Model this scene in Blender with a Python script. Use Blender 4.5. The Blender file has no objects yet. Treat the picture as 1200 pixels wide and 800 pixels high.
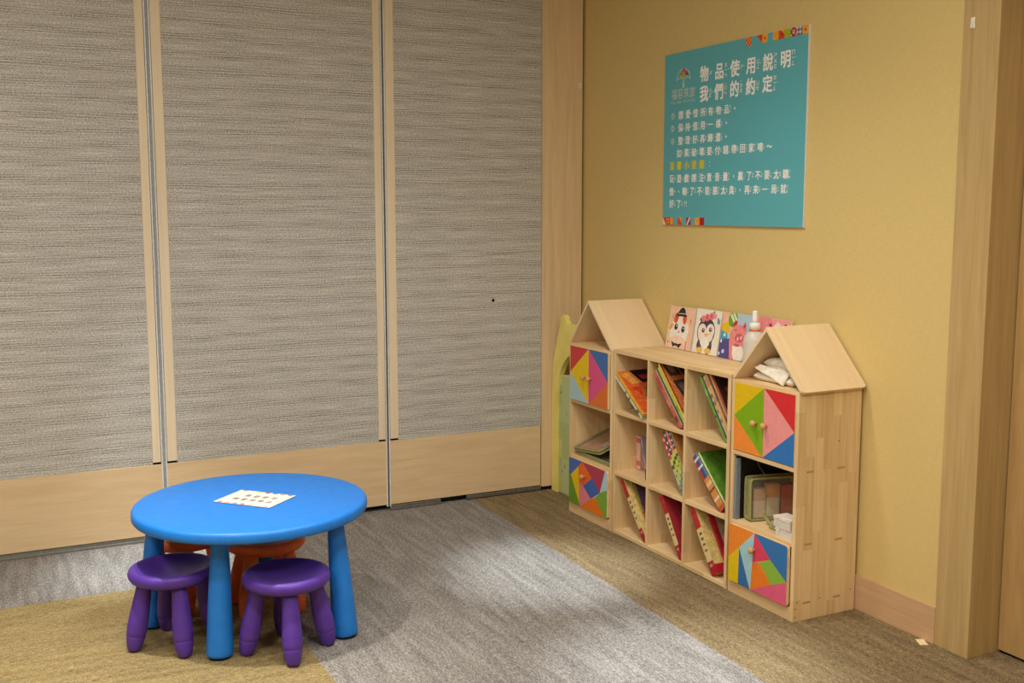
import bpy, bmesh, math, random
from mathutils import Vector, Matrix, noise as mnoise

random.seed(7)
PI = math.pi
SC = bpy.context.scene
COL = SC.collection


# ------------------------------------------------------------------ colours and materials
def lin(c):
    out = []
    for v in c:
        v = v / 255.0
        out.append(v / 12.92 if v <= 0.04045 else ((v + 0.055) / 1.055) ** 2.4)
    return tuple(out) + (1.0,)


class NT:
    """small helper around a material's node tree"""

    def __init__(self, name, rough=0.6, spec=0.3):
        self.m = bpy.data.materials.new(name)
        self.m.use_nodes = True
        self.t = self.m.node_tree
        self.n = self.t.nodes
        self.b = self.n['Principled BSDF']
        self.b.inputs['Roughness'].default_value = rough
        self.b.inputs['Specular IOR Level'].default_value = spec

    def node(self, typ, **kw):
        nd = self.n.new(typ)
        for k, v in kw.items():
            setattr(nd, k, v)
        return nd

    def link(self, a, b):
        self.t.links.new(a, b)

    def math(self, op, a, b=None, clamp=False):
        nd = self.node('ShaderNodeMath', operation=op, use_clamp=clamp)
        for i, v in enumerate((a, b)):
            if v is None:
                continue
            if hasattr(v, 'is_linked'):
                self.link(v, nd.inputs[i])
            else:
                nd.inputs[i].default_value = v
        return nd.outputs[0]

    def xyz(self):
        tc = self.node('ShaderNodeTexCoord')
        s = self.node('ShaderNodeSeparateXYZ')
        self.link(tc.outputs['Object'], s.inputs[0])
        return s.outputs

    def world_xyz(self):
        g = self.node('ShaderNodeNewGeometry')
        s = self.node('ShaderNodeSeparateXYZ')
        self.link(g.outputs['Position'], s.inputs[0])
        return s.outputs

    def vec(self, x, y, z=0.0):
        c = self.node('ShaderNodeCombineXYZ')
        for i, v in enumerate((x, y, z)):
            if hasattr(v, 'is_linked'):
                self.link(v, c.inputs[i])
            else:
                c.inputs[i].default_value = v
        return c.outputs[0]

    def noise(self, vec, scale=1.0, detail=2.0, rough=0.5, dist=0.0):
        nd = self.node('ShaderNodeTexNoise')
        nd.inputs['Scale'].default_value = scale
        nd.inputs['Detail'].default_value = detail
        nd.inputs['Roughness'].default_value = rough
        nd.inputs['Distortion'].default_value = dist
        self.link(vec, nd.inputs['Vector'])
        return nd.outputs['Fac']

    def white(self, vec):
        nd = self.node('ShaderNodeTexWhiteNoise', noise_dimensions='3D')
        self.link(vec, nd.inputs['Vector'])
        return nd.outputs['Value']

    def ramp(self, fac, stops):
        nd = self.node('ShaderNodeValToRGB')
        el = nd.color_ramp.elements
        while len(el) < len(stops):
            el.new(0.5)
        for e, (p, c) in zip(el, stops):
            e.position = p
            e.color = lin(c)
        self.link(fac, nd.inputs[0])
        return nd.outputs[0]

    def mix(self, fac, a, b, blend='MIX'):
        nd = self.node('ShaderNodeMix', data_type='RGBA', blend_type=blend)
        ins = [i for i in nd.inputs if i.type == 'RGBA']
        f = nd.inputs[0]
        if hasattr(fac, 'is_linked'):
            self.link(fac, f)
        else:
            f.default_value = fac
        for s, v in zip(ins, (a, b)):
            if hasattr(v, 'is_linked'):
                self.link(v, s)
            else:
                s.default_value = lin(v)
        return [o for o in nd.outputs if o.type == 'RGBA'][0]

    def bump(self, h, strength=0.2, dist=0.002):
        nd = self.node('ShaderNodeBump')
        nd.inputs['Strength'].default_value = strength
        nd.inputs['Distance'].default_value = dist
        self.link(h, nd.inputs['Height'])
        self.link(nd.outputs[0], self.b.inputs['Normal'])

    def base(self, c):
        if hasattr(c, 'is_linked'):
            self.link(c, self.b.inputs['Base Color'])
        else:
            self.b.inputs['Base Color'].default_value = lin(c)
        return self.m


def shade(c, k):
    return tuple(max(0, min(255, v * k)) for v in c)


_cache = {}


def paint(c, rough=0.5, spec=0.35, var=0.05, name=None):
    """plain coloured surface with a faint mottling of its own"""
    key = (tuple(c), rough, spec, var)
    if key in _cache:
        return _cache[key]
    t = NT(name or 'paint_%d_%d_%d' % tuple(int(v) for v in c), rough, spec)
    x, y, z = t.xyz()
    n = t.noise(t.vec(x, y, z), 60.0, 3.0)
    t.base(t.ramp(n, [(0.3, shade(c, 1 - var)), (0.7, shade(c, 1 + var))]))
    _cache[key] = t.m
    return t.m


def plastic(c, name):
    t = NT(name, 0.42, 0.4)
    x, y, z = t.xyz()
    v = t.vec(x, y, z)
    n = t.noise(v, 25.0, 2.0)
    t.base(t.ramp(n, [(0.3, shade(c, 0.97)), (0.7, shade(c, 1.03))]))
    t.bump(t.noise(v, 420.0, 2.0), 0.12, 0.001)
    return t.m


def wood(name, axis, dark, light, stave=None, grain=45.0, rough=0.55, contrast=1.0, length=0.36):
    """timber with its grain along one axis of the object; stave: width of the glued strips"""
    t = NT(name, rough, 0.3)
    o = t.xyz()
    ax = 'xyz'.index(axis)
    oth = [i for i in range(3) if i != ax]
    a = o[ax]
    b = t.math('ADD', o[oth[0]], o[oth[1]])
    dif = t.math('SUBTRACT', o[oth[0]], o[oth[1]])
    off = 0.0
    tint = None
    if stave:
        cell = t.math('FLOOR', t.math('DIVIDE', b, stave))
        h = t.white(t.vec(cell, 3.7, 1.1))
        along = t.math('FLOOR', t.math('ADD', t.math('DIVIDE', a, length), h))
        tint = t.white(t.vec(cell, along, 5.3))
        off = t.math('MULTIPLY', tint, 9.0)
    g1 = t.noise(t.vec(t.math('MULTIPLY', a, 2.2), t.math('MULTIPLY', b, grain), off), 1.0, 4.0, 0.6, 0.6)
    g2 = t.noise(t.vec(t.math('MULTIPLY', a, 7.0), t.math('MULTIPLY', b, grain * 6), dif), 1.0, 2.0)
    g = t.math('ADD', t.math('MULTIPLY', g1, 0.75), t.math('MULTIPLY', g2, 0.25))
    if tint is not None:
        g = t.math('ADD', t.math('MULTIPLY', g, 0.8), t.math('MULTIPLY', tint, 0.2))
    s = 0.22 / contrast
    t.base(t.ramp(g, [(0.5 - s, dark), (0.5 + s, light)]))
    t.bump(g, 0.08, 0.001)
    return t.m


PINE_D, PINE_L = (213, 178, 124), (240, 210, 160)
PINE = {a: wood('pine_' + a, a, PINE_D, PINE_L, 0.042, 52.0, 0.55, 1.25) for a in 'xyz'}
ROOFWOOD = wood('roof_pine', 'x', (222, 193, 147), (242, 216, 174), 0.15, 30.0, 0.5, 0.8, 0.9)
OAK_D, OAK_L = (216, 185, 141), (237, 210, 168)
OAK_Z = wood('oak_veneer_z', 'z', OAK_D, OAK_L, None, 36.0, 0.5)
OAK_X = wood('oak_veneer_x', 'x', OAK_D, OAK_L, None, 22.0, 0.5)
OAK_Y = wood('oak_veneer_y', 'y', (192, 152, 112), (214, 176, 134), None, 40.0, 0.5)
PALE_Z = wood('pale_stile_z', 'z', (230, 211, 178), (243, 226, 196), None, 60.0, 0.5)
JAMB_Z = wood('jamb_veneer_z', 'z', (174, 144, 92), (200, 170, 115), None, 40.0, 0.5)
DOOR_Z = wood('door_veneer_z', 'z', (168, 132, 80), (194, 158, 102), None, 30.0, 0.5)
KNOBWOOD = wood('knob_wood', 'x', (190, 140, 85), (222, 176, 118), None, 60.0)
DARK = paint((26, 25, 24), 0.8, 0.1)
SLOT = paint((36, 30, 24), 0.8, 0.1)


def metal(c, name, rough=0.35):
    t = NT(name, rough, 0.5)
    t.b.inputs['Metallic'].default_value = 0.85
    x, y, z = t.xyz()
    n = t.noise(t.vec(t.math('MULTIPLY', x, 3.0), y, t.math('MULTIPLY', z, 2.0)), 30.0, 2.0)
    t.base(t.ramp(n, [(0.3, shade(c, 0.9)), (0.7, shade(c, 1.05))]))
    return t.m


ALU = paint((232, 234, 232), 0.35, 0.5)
GAPGREY = paint((158, 162, 162), 0.5, 0.3)
GAPDARK = paint((70, 68, 64), 0.6, 0.3)
ALU_DULL = metal((146, 146, 140), 'dull_aluminium', 0.5)
SEALGREY = paint((128, 126, 116), 0.6, 0.2)


def carpet():
    t = NT('carpet', 0.95, 0.1)
    x, y, z = t.world_xyz()
    # heathered yarn, running along y on the grey and right-hand tan pieces, along x on the left tan piece
    def yarn(u, v, seed):
        a = t.noise(t.vec(t.math('MULTIPLY', u, 190.0), t.math('MULTIPLY', v, 46.0), seed), 1.0, 3.0, 0.7)
        b = t.noise(t.vec(t.math('MULTIPLY', u, 34.0), t.math('MULTIPLY', v, 3.5), seed + 5), 1.0, 2.0)
        c = t.noise(t.vec(t.math('MULTIPLY', u, 230.0), t.math('MULTIPLY', v, 190.0), seed + 9), 1.0, 2.0, 0.7)
        return t.math('ADD', t.math('ADD', t.math('MULTIPLY', a, 0.42), t.math('MULTIPLY', b, 0.16)), t.math('MULTIPLY', c, 0.42))
    gy = yarn(x, y, 1.0)
    gx = yarn(y, x, 3.0)
    grey = t.ramp(gy, [(0.38, (76, 72, 68)), (0.5, (132, 127, 121)), (0.62, (182, 177, 170))])
    tan_r = t.ramp(gy, [(0.38, (78, 66, 46)), (0.5, (128, 110, 80)), (0.62, (174, 154, 118))])
    tan_l = t.ramp(gx, [(0.38, (92, 78, 50)), (0.5, (144, 125, 84)), (0.62, (184, 164, 118))])
    edge = t.math('ADD', -0.675, t.math('MULTIPLY', y, 0.03))
    wob = t.math('MULTIPLY', t.math('SUBTRACT', t.noise(t.vec(x, y, z), 90.0, 2.0), 0.5), 0.02)
    xr = t.math('ADD', x, wob)
    right = t.math('GREATER_THAN', xr, edge)
    left = t.math('MULTIPLY', t.math('LESS_THAN', xr, -2.02), t.math('LESS_THAN', t.math('ADD', y, wob), -0.635))
    c = t.mix(right, grey, tan_r)
    c = t.mix(left, c, tan_l)
    t.base(c)
    t.bump(t.math('ADD', gy, gx), 0.5, 0.004)
    return t.m


def partition_fabric():
    t = NT('partition_fabric', 0.85, 0.15)
    x, y, z = t.world_xyz()
    # ribbed weave: bands about 70 mm apart, in their darker half fine cords about 10 mm apart, and a nubbly yarn
    wa = t.noise(t.vec(t.math('MULTIPLY', x, 0.7), 2.0, t.math('MULTIPLY', z, 5.0)), 1.0, 2.0)
    wb = t.noise(t.vec(t.math('MULTIPLY', x, 1.8), 5.0, t.math('MULTIPLY', z, 9.0)), 1.0, 2.0)
    sa = t.math('SINE', t.math('ADD', t.math('MULTIPLY', z, 88.0), t.math('MULTIPLY', wa, 9.0)))
    sb = t.math('SINE', t.math('ADD', t.math('MULTIPLY', z, 600.0), t.math('MULTIPLY', wb, 16.0)))
    dark = t.math('ADD', t.math('MULTIPLY', sa, 0.5), 0.5)
    md = t.math('MULTIPLY', dark, t.noise(t.vec(t.math('MULTIPLY', x, 6.0), 9.0, t.math('MULTIPLY', z, 120.0)), 1.0, 1.0))
    grain = t.noise(t.vec(t.math('MULTIPLY', x, 130.0), 4.0, t.math('MULTIPLY', z, 210.0)), 1.0, 2.0, 0.7)
    line = t.noise(t.vec(t.math('MULTIPLY', x, 5.0), 7.0, t.math('MULTIPLY', z, 240.0)), 1.0, 1.0)
    g = t.math('SUBTRACT', t.math('MULTIPLY', t.math('MULTIPLY', sb, md), 0.13), t.math('MULTIPLY', dark, 0.045))
    g = t.math('ADD', g, t.math('ADD', t.math('MULTIPLY', grain, 0.68), t.math('MULTIPLY', line, 0.32)))
    g = t.math('ADD', g, 0.022)
    t.base(t.ramp(g, [(0.34, (124, 121, 113)), (0.45, (178, 174, 165)), (0.55, (202, 198, 190)), (0.66, (234, 231, 222))]))
    t.bump(g, 0.25, 0.002)
    return t.m


def wallpaper():
    t = NT('yellow_wallpaper', 0.8, 0.15)
    x, y, z = t.world_xyz()
    a = t.noise(t.vec(1.0, t.math('MULTIPLY', y, 260.0), t.math('MULTIPLY', z, 30.0)), 1.0, 2.0)
    b = t.noise(t.vec(2.0, t.math('MULTIPLY', y, 30.0), t.math('MULTIPLY', z, 260.0)), 1.0, 2.0)
    g = t.math('MULTIPLY', t.math('ADD', a, b), 0.5)
    t.base(t.ramp(g, [(0.3, (209, 183, 117)), (0.7, (220, 194, 129))]))
    t.bump(g, 0.05, 0.001)
    return t.m


CARPET = carpet()
FABRIC = partition_fabric()
YELLOW = wallpaper()
PLASTER = paint((226, 220, 208), 0.9, 0.1)
CEIL = paint((232, 228, 220), 0.9, 0.1)


# ------------------------------------------------------------------ mesh helpers
class MB:
    def __init__(self):
        self.bm = bmesh.new()
        self.mats = []

    def mi(self, m):
        if m not in self.mats:
            self.mats.append(m)
        return self.mats.index(m)

    def merge(self, bm, m, M=None, smooth=False):
        idx = self.mi(m)
        if M is not None:
            bmesh.ops.transform(bm, matrix=M, verts=bm.verts)
        vm = {}
        for v in bm.verts:
            vm[v] = self.bm.verts.new(v.co)
        for f in bm.faces:
            try:
                nf = self.bm.faces.new([vm[v] for v in f.verts])
            except ValueError:
                continue
            nf.material_index = idx
            nf.smooth = smooth
        bm.free()

    def box(self, x0, x1, y0, y1, z0, z1, m, bev=0.0015, seg=2, M=None):
        bm = bmesh.new()
        bmesh.ops.create_cube(bm, size=1.0)
        for v in bm.verts:
            v.co = Vector(((x0 + x1) / 2 + v.co.x * (x1 - x0), (y0 + y1) / 2 + v.co.y * (y1 - y0), (z0 + z1) / 2 + v.co.z * (z1 - z0)))
        if bev:
            bmesh.ops.bevel(bm, geom=bm.edges[:], offset=min(bev, 0.45 * min(abs(x1 - x0), abs(y1 - y0), abs(z1 - z0))), segments=seg, affect='EDGES', profile=0.5)
        bmesh.ops.recalc_face_normals(bm, faces=bm.faces)
        self.merge(bm, m, M)
        return self

    def prism(self, pts, d0, d1, m, M=None, bev=0.0, smooth=False):
        """polygon in the local u,v plane, extruded along w from d0 to d1; M takes (u, v, w) to the object"""
        bm = bmesh.new()
        lo = [bm.verts.new((p[0], p[1], d0)) for p in pts]
        hi = [bm.verts.new((p[0], p[1], d1)) for p in pts]
        n = len(pts)
        bm.faces.new(lo[::-1])
        bm.faces.new(hi)
        for i in range(n):
            bm.faces.new((lo[i], lo[(i + 1) % n], hi[(i + 1) % n], hi[i]))
        bmesh.ops.recalc_face_normals(bm, faces=bm.faces)
        if bev:
            ed = [e for e in bm.edges if abs(e.verts[0].co.z - e.verts[1].co.z) < 1e-9]
            bmesh.ops.bevel(bm, geom=ed, offset=bev, segments=2, affect='EDGES', profile=0.5)
        self.merge(bm, m, M, smooth)
        return self

    def lathe(self, prof, m, seg=48, M=None, smooth=True):
        """profile of (r, z) turned about z"""
        bm = bmesh.new()
        rings = []
        for r, z in prof:
            if r < 1e-6:
                rings.append([bm.verts.new((0, 0, z))])
            else:
                rings.append([bm.verts.new((r * math.cos(2 * PI * i / seg), r * math.sin(2 * PI * i / seg), z)) for i in range(seg)])
        for a, b in zip(rings, rings[1:]):
            for i in range(seg):
                j = (i + 1) % seg
                if len(a) == 1 and len(b) == 1:
                    continue
                if len(a) == 1:
                    bm.faces.new((a[0], b[j], b[i]))
                elif len(b) == 1:
                    bm.faces.new((a[i], a[j], b[0]))
                else:
                    bm.faces.new((a[i], a[j], b[j], b[i]))
        bmesh.ops.recalc_face_normals(bm, faces=bm.faces)
        self.merge(bm, m, M, smooth)
        return self

    def tube(self, path, r, m, seg=8, M=None, closed=False):
        """round bar along a path; r may be a list"""
        bm = bmesh.new()
        P = [Vector(p) for p in path]
        n = len(P)
        rings = []
        ref = Vector((0, 0, 1))
        for i in range(n):
            if closed:
                d = P[(i + 1) % n] - P[i - 1]
            else:
                d = P[min(i + 1, n - 1)] - P[max(i - 1, 0)]
            d.normalize()
            s = d.cross(ref)
            if s.length < 0.05:
                s = d.cross(Vector((0, 1, 0)))
            s.normalize()
            u = s.cross(d)
            rr = r[i] if isinstance(r, (list, tuple)) else r
            rings.append([bm.verts.new(P[i] + (s * math.cos(2 * PI * k / seg) + u * math.sin(2 * PI * k / seg)) * rr) for k in range(seg)])
        for i in range(n if closed else n - 1):
            a, b = rings[i], rings[(i + 1) % n]
            for k in range(seg):
                bm.faces.new((a[k], a[(k + 1) % seg], b[(k + 1) % seg], b[k]))
        if not closed:
            bm.faces.new(rings[0][::-1])
            bm.faces.new(rings[-1])
        bmesh.ops.recalc_face_normals(bm, faces=bm.faces)
        self.merge(bm, m, M, True)
        return self

    def build(self, name, parent=None, loc=None, M=None, label=None):
        me = bpy.data.meshes.new(name)
        self.bm.normal_update()
        self.bm.to_mesh(me)
        self.bm.free()
        for m in self.mats:
            me.materials.append(m)
        o = bpy.data.objects.new(name, me)
        COL.objects.link(o)
        if parent is not None:
            o.parent = parent
        if M is not None:
            o.matrix_local = M
        if loc is not None:
            o.location = loc
        if label:
            o['label'] = label
        return o


def thing(name, label, cat, loc=(0, 0, 0), rz=0.0, group=None, M=None):
    o = bpy.data.objects.new(name, None)
    o.empty_display_size = 0.05
    COL.objects.link(o)
    if M is not None:
        o.matrix_world = M
    else:
        o.location = loc
        o.rotation_euler = (0, 0, rz)
    return tag(o, label, cat, group)


def tag(o, label, cat, group=None):
    o['label'] = label
    o['category'] = cat
    if group:
        o['group'] = group
    return o


def struct(o):
    o['kind'] = 'structure'
    return o


def copy_tree(o, parent=None):
    c = o.copy()
    COL.objects.link(c)
    if parent is not None:
        c.parent = parent
    for ch in [k for k in bpy.data.objects if k.parent == o]:
        copy_tree(ch, c)
    return c


# plane (u, v, w) -> a face looking towards -x (u runs towards -y, v up, w out towards -x)
def FRONT(x, y, z):
    return Matrix(((0, 0, -1, x), (-1, 0, 0, y), (0, 1, 0, z), (0, 0, 0, 1)))


def patches(mb, M, w, h, polys, lift=0.0004):
    """coloured shapes laid on a face; polygons in 0..1 with v measured down"""
    for pts, m in polys:
        mb.prism([(p[0] * w, (1 - p[1]) * h) for p in pts], -0.0002, lift, m, M)


# ------------------------------------------------------------------ room shell
CZ = 3.0
XL, YB = -6.2, -7.6
struct(MB().box(XL, 0.25, YB, 0.12, -0.1, 0.0, CARPET, 0).build('floor'))
struct(MB().box(XL, 0.3, YB, 0.2, CZ, CZ + 0.1, CEIL, 0).build('ceiling'))
struct(MB().box(XL, 0.3, 0.12, 0.2, 0, CZ, DARK, 0).build('wall_back'))
struct(MB().box(XL - 0.1, XL, YB, 0.2, 0, CZ, PLASTER, 0).build('wall_left'))
struct(MB().box(XL, 0.3, YB - 0.1, YB, 0, CZ, PLASTER, 0).build('wall_front'))
w = MB()
w.box(0, 0.25, -2.60, 0.12, 0, CZ, YELLOW, 0)
w.box(0, 0.25, YB, -3.70, 0, CZ, YELLOW, 0)
w.box(0, 0.25, -3.70, -2.60, 2.32, CZ, YELLOW, 0)
struct(w.build('wall_right'))
# wooden casing round the door recess, the door in it
j = MB().box(-0.008, 0.22, -2.668, -2.522, 0, 2.75, JAMB_Z, 0.002)
struct(j.build('trim_2'))
j = MB().box(0.0, 0.22, -3.72, -2.67, 2.30, 2.75, JAMB_Z, 0.002)
struct(j.build('trim_3'))
d = struct(MB().box(0.138, 0.18, -3.70, -2.672, 0.012, 2.29, DOOR_Z, 0.002).build('door_1'))
struct(MB().box(0.15, 0.22, -3.70, -2.672, 0.0, 0.006, DARK, 0).build('door_gap_shade'))  # dark strip standing in for the shade in the gap under the door
# baseboard along the yellow wall, interrupted by nothing but the shelf in front of it
struct(MB().box(-0.010, 0.0, -2.522, -0.02, 0, 0.138, OAK_Y, 0.002).build('baseboard_right'))
# wooden post between the partition and the yellow wall
p = MB().box(-0.258, -0.014, -0.008, 0.10, 0.022, CZ, OAK_Z, 0.002)
p.box(-0.258, -0.014, 0.004, 0.08, 0.0, 0.022, SLOT, 0)
struct(p.build('trim_1'))


# ------------------------------------------------------------------ folding partition
def partition(x0, x1, left, right, label, seal_kind):
    t = thing('partition_panel', label, 'partition panel', ((x0 + x1) / 2, 0.05, 0), 0, 'movable partition panels')
    ox, oy = (x0 + x1) / 2, 0.05
    bx = lambda mb, a, b, y0, y1, z0, z1, m, bev=0.001: mb.box(a - ox, b - ox, y0 - oy, y1 - oy, z0, z1, m, bev)
    zb, zr = 0.030, 0.366
    fx0, fx1 = x0 + (0.053 if left else 0.0), x1 - (0.045 if right else 0.0)
    bx(MB(), fx0, fx1, 0.003, 0.06, zr, CZ - 0.01, FABRIC, 0.0).build('fabric_panel', t)
    bx(MB(), x0 + 0.004, x1 - 0.004, 0.0, 0.06, zb, zr - 0.001, OAK_X, 0.001).build('bottom_rail', t)
    for on, a, b in ((left, x0 + 0.008, x0 + 0.0525), (right, x1 - 0.0445, x1 - 0.008)):
        if on:
            m = MB()
            bx(m, a, b, 0.0, 0.06, zr + 0.010, CZ - 0.01, PALE_Z)
            bx(m, a, b, 0.008, 0.05, zr, zr + 0.010, DARK, 0)  # shade of the slot below the stile, put in as a dark strip
            m.build('stile', t)
            e = MB()
            s = x0 if a < ox else x1 - 0.0055
            bx(e, s, s + 0.0055, -0.002, 0.06, 0.02, CZ - 0.01, ALU, 0.0008)
            if a > ox:
                bx(e, s + 0.0056, s + (0.0188 if seal_kind == 'grey' else 0.012), 0.003 if seal_kind == 'grey' else 0.008, 0.06, 0.02, CZ - 0.01, GAPGREY if seal_kind == 'grey' else GAPDARK, 0)
            e.build('edge_strip', t)
    s = MB()
    if seal_kind == 'grey':
        bx(s, x0 + 0.01, x1 - 0.01, 0.006, 0.05, 0.0, zb, SEALGREY, 0.002)
        bx(s, x0 + 0.01, x1 - 0.01, 0.0, 0.03, 0.0, 0.012, SEALGREY, 0.003)
    elif seal_kind == 'raised':
        bx(s, x0 + 0.01, x1 - 0.01, 0.02, 0.05, 0.018, zb, DARK, 0)  # dark bar paints the shadowed gap left where the seal is up
    else:
        bx(s, x0, -0.86, -0.002, 0.05, 0.004, zb - 0.004, ALU_DULL, 0.003)
        bx(s, x0, -0.86, -0.010, 0.01, 0.002, 0.010, ALU_DULL, 0.002)
        bx(s, -0.86, -0.71, 0.012, 0.05, 0.012, zb, DARK, 0.0)
        bx(s, -0.71, x1, -0.002, 0.05, 0.004, zb - 0.004, ALU_DULL, 0.003)
    s.build('bottom_seal', t)
    return t


partition(-3.372, -2.268, True, True, 'grey striped fabric partition panel at the left edge of the photo, left of the blue table', 'grey')
partition(-2.254, -1.156, True, True, 'middle grey striped partition panel standing right behind the blue table', 'raised')
p3 = partition(-1.146, -0.260, True, False, 'grey striped partition panel next to the wooden post, with a small dark hole', 'metal')
MB().lathe([(0, 0.0), (0.008, 0.0), (0.008, 0.003), (0.004, 0.0042), (0, 0.0042)], DARK, 16, Matrix.Translation((-0.549 + 0.703, -0.047, 1.068)) @ Matrix.Rotation(PI / 2, 4, 'X')).build('grommet', p3)


# ------------------------------------------------------------------ blue table and its stools
BLUE = plastic((30, 122, 212), 'blue_plastic')
BLACKFOOT = paint((30, 32, 40), 0.7, 0.2)
TX, TY, TR = -2.137, -1.235, 0.425
t = thing('play_table', 'round blue plastic children table with four tapered legs', 'table', (TX, TY, 0))
prof = [(0, 0.478), (0.20, 0.4785), (0.36, 0.479), (TR - 0.016, 0.480), (TR - 0.008, 0.4785), (TR - 0.003, 0.4745), (TR, 0.468), (TR + 0.001, 0.455), (TR, 0.446),
        (TR - 0.004, 0.440), (TR - 0.012, 0.4385), (TR - 0.02, 0.440), (TR - 0.025, 0.446), (TR - 0.027, 0.458), (0.2, 0.458), (0, 0.458)]
MB().lathe(prof, BLUE, 128).build('table_top', t)


def table_leg(bx_, by_, tx_, ty_):
    m = MB()
    B, T = Vector((bx_, by_, 0.0)), Vector((tx_, ty_, 0.46))
    d = T - B
    L = d.length
    z = d.normalized()
    x = Vector((0, 1, 0)).cross(z).normalized()
    y = z.cross(x)
    M = Matrix(((x.x, y.x, z.x, B.x), (x.y, y.y, z.y, B.y), (x.z, y.z, z.z, B.z), (0, 0, 0, 1)))
    pr = [(0, 0.006), (0.036, 0.006), (0.0425, 0.008), (0.0455, 0.012), (0.0465, 0.018), (0.046, 0.03), (0.0445, 0.08), (0.041, 0.18), (0.0365, 0.29), (0.031, 0.39), (0.028, L), (0, L)]
    m.lathe(pr, BLUE, 40, M)
    o = m.build('leg', t)
    f = MB().lathe([(0, 0.0), (0.036, 0.0), (0.0375, 0.003), (0.036, 0.008), (0, 0.008)], BLACKFOOT, 32, Matrix.Translation((bx_, by_, 0.0)))
    f.build('foot', o)


for bx_, by_ in ((-2.320, -1.484), (-1.868, -1.497), (-2.492, -1.080), (-2.015, -0.892)):
    lx, ly = bx_ - TX, by_ - TY
    r = math.hypot(lx, ly)
    k = (r - 0.035) / r
    table_leg(lx, ly, lx * k, ly * k)

PURPLE = plastic((86, 52, 152), 'purple_plastic')
ORANGE = plastic((228, 104, 48), 'orange_plastic')
STOOL_H = 0.292


def make_stool(mat, label):
    t = thing('children_stool', label, 'stool', (0, 0, 0), 0, 'plastic stools around the blue table')
    R = 0.1535
    H = STOOL_H
    prof = [(0, H - 0.022), (0.04, H - 0.0212), (0.08, H - 0.0175), (0.105, H - 0.011), (0.122, H - 0.004), (0.132, H - 0.0005), (0.139, H), (0.146, H - 0.0035), (0.151, H - 0.011), (R, H - 0.021),
            (0.1515, H - 0.031), (0.146, H - 0.040), (0.137, H - 0.0455), (0.125, H - 0.047), (0.06, H - 0.045), (0, H - 0.045)]
    MB().lathe(prof, mat, 72).build('seat', t)
    for i in range(4):
        a = i * PI / 2
        B = Vector((0.146 * math.cos(a), 0.146 * math.sin(a), 0.0))
        T = Vector((0.096 * math.cos(a), 0.096 * math.sin(a), H - 0.040))
        d = T - B
        L = d.length
        z = d.normalized()
        x = Vector((-math.sin(a), math.cos(a), 0)).cross(z).normalized()
        y = z.cross(x)
        M = Matrix(((x.x, y.x, z.x, B.x), (x.y, y.y, z.y, B.y), (x.z, y.z, z.z, B.z), (0, 0, 0, 1)))
        pr = [(0, 0.001), (0.012, 0.001), (0.018, 0.0035), (0.0225, 0.009), (0.0262, 0.018), (0.0300, 0.034), (0.0325, 0.050), (0.0332, 0.0575), (0.0329, 0.0583), (0.0329, 0.0590), (0.0335, 0.0598),
              (0.0350, 0.075), (0.0352, 0.095), (0.0343, 0.12), (0.0320, 0.155), (0.0292, 0.195), (0.0270, 0.225), (0.0262, L), (0, L)]
        MB().lathe(pr, mat, 32, M).build('leg', t)
    return t


st = make_stool(PURPLE, 'purple plastic stool in front of the table, left of the front blue leg')
st.location = (-2.437, -1.287, 0)
st.rotation_euler.z = math.radians(-87)
s2 = copy_tree(st)
s2.location = (-2.090, -1.530, 0)
s2.rotation_euler.z = math.radians(-8)
s2['label'] = 'purple plastic stool right of the front blue table leg, standing free of the table edge'
so = make_stool(ORANGE, 'orange plastic stool under the table, seen right of the front blue leg')
so.location = (-2.055, -1.085, 0)
so.rotation_euler.z = math.radians(-46)
s4 = copy_tree(so)
s4.location = (-2.325, -0.888, 0)
s4.rotation_euler.z = math.radians(-100)
s4['label'] = 'orange plastic stool hidden furthest under the table, behind the left purple stool'

# the notice lying on the table top
PAPER = paint((222, 212, 202), 0.6, 0.3, 0.02)
INK = paint((140, 130, 134), 0.7, 0.1)
RED = (206, 52, 48)
A, B_, Dd = Vector((-2.269, -1.199, 0)), Vector((-2.105, -1.377, 0)), Vector((-2.139, -1.078, 0))
u = (B_ - A)
v = (Dd - A)
pw, ph = 0.242, 0.176
ux = u.normalized()
vy = Vector((-ux.y, ux.x, 0))
Mp = Matrix(((ux.x, vy.x, 0, A.x), (ux.y, vy.y, 0, A.y), (0, 0, 1, 0.4802), (0, 0, 0, 1)))
pt = thing('table_notice', 'small white notice card with coloured edges lying on the blue table', 'notice card', M=Mp)
m = MB().box(0, pw, 0, ph, 0, 0.0016, PAPER, 0)
m.build('card', pt)
m = MB()
cols = [(214, 84, 60), (226, 150, 60), (80, 130, 180), (196, 48, 70), (232, 190, 70), (206, 60, 50), (150, 170, 190)]
I3 = Matrix.Identity(4)
for i in range(7):
    a = 0.012 + i * 0.033
    if i != 5:
        m.prism([(a, 0.002), (a + 0.022, 0.002), (a + 0.018, 0.012), (a + 0.004, 0.012)], 0.0014, 0.0021, paint(cols[i], 0.6), I3)
    if i != 1:
        m.prism([(a, ph - 0.002), (a + 0.022, ph - 0.002), (a + 0.018, ph - 0.013), (a + 0.004, ph - 0.013)], 0.0014, 0.0021, paint(cols[6 - i], 0.6), I3)
m.build('border_pattern', pt)


# ------------------------------------------------------------------ writing
_glyph = {}
DG = None


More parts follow.
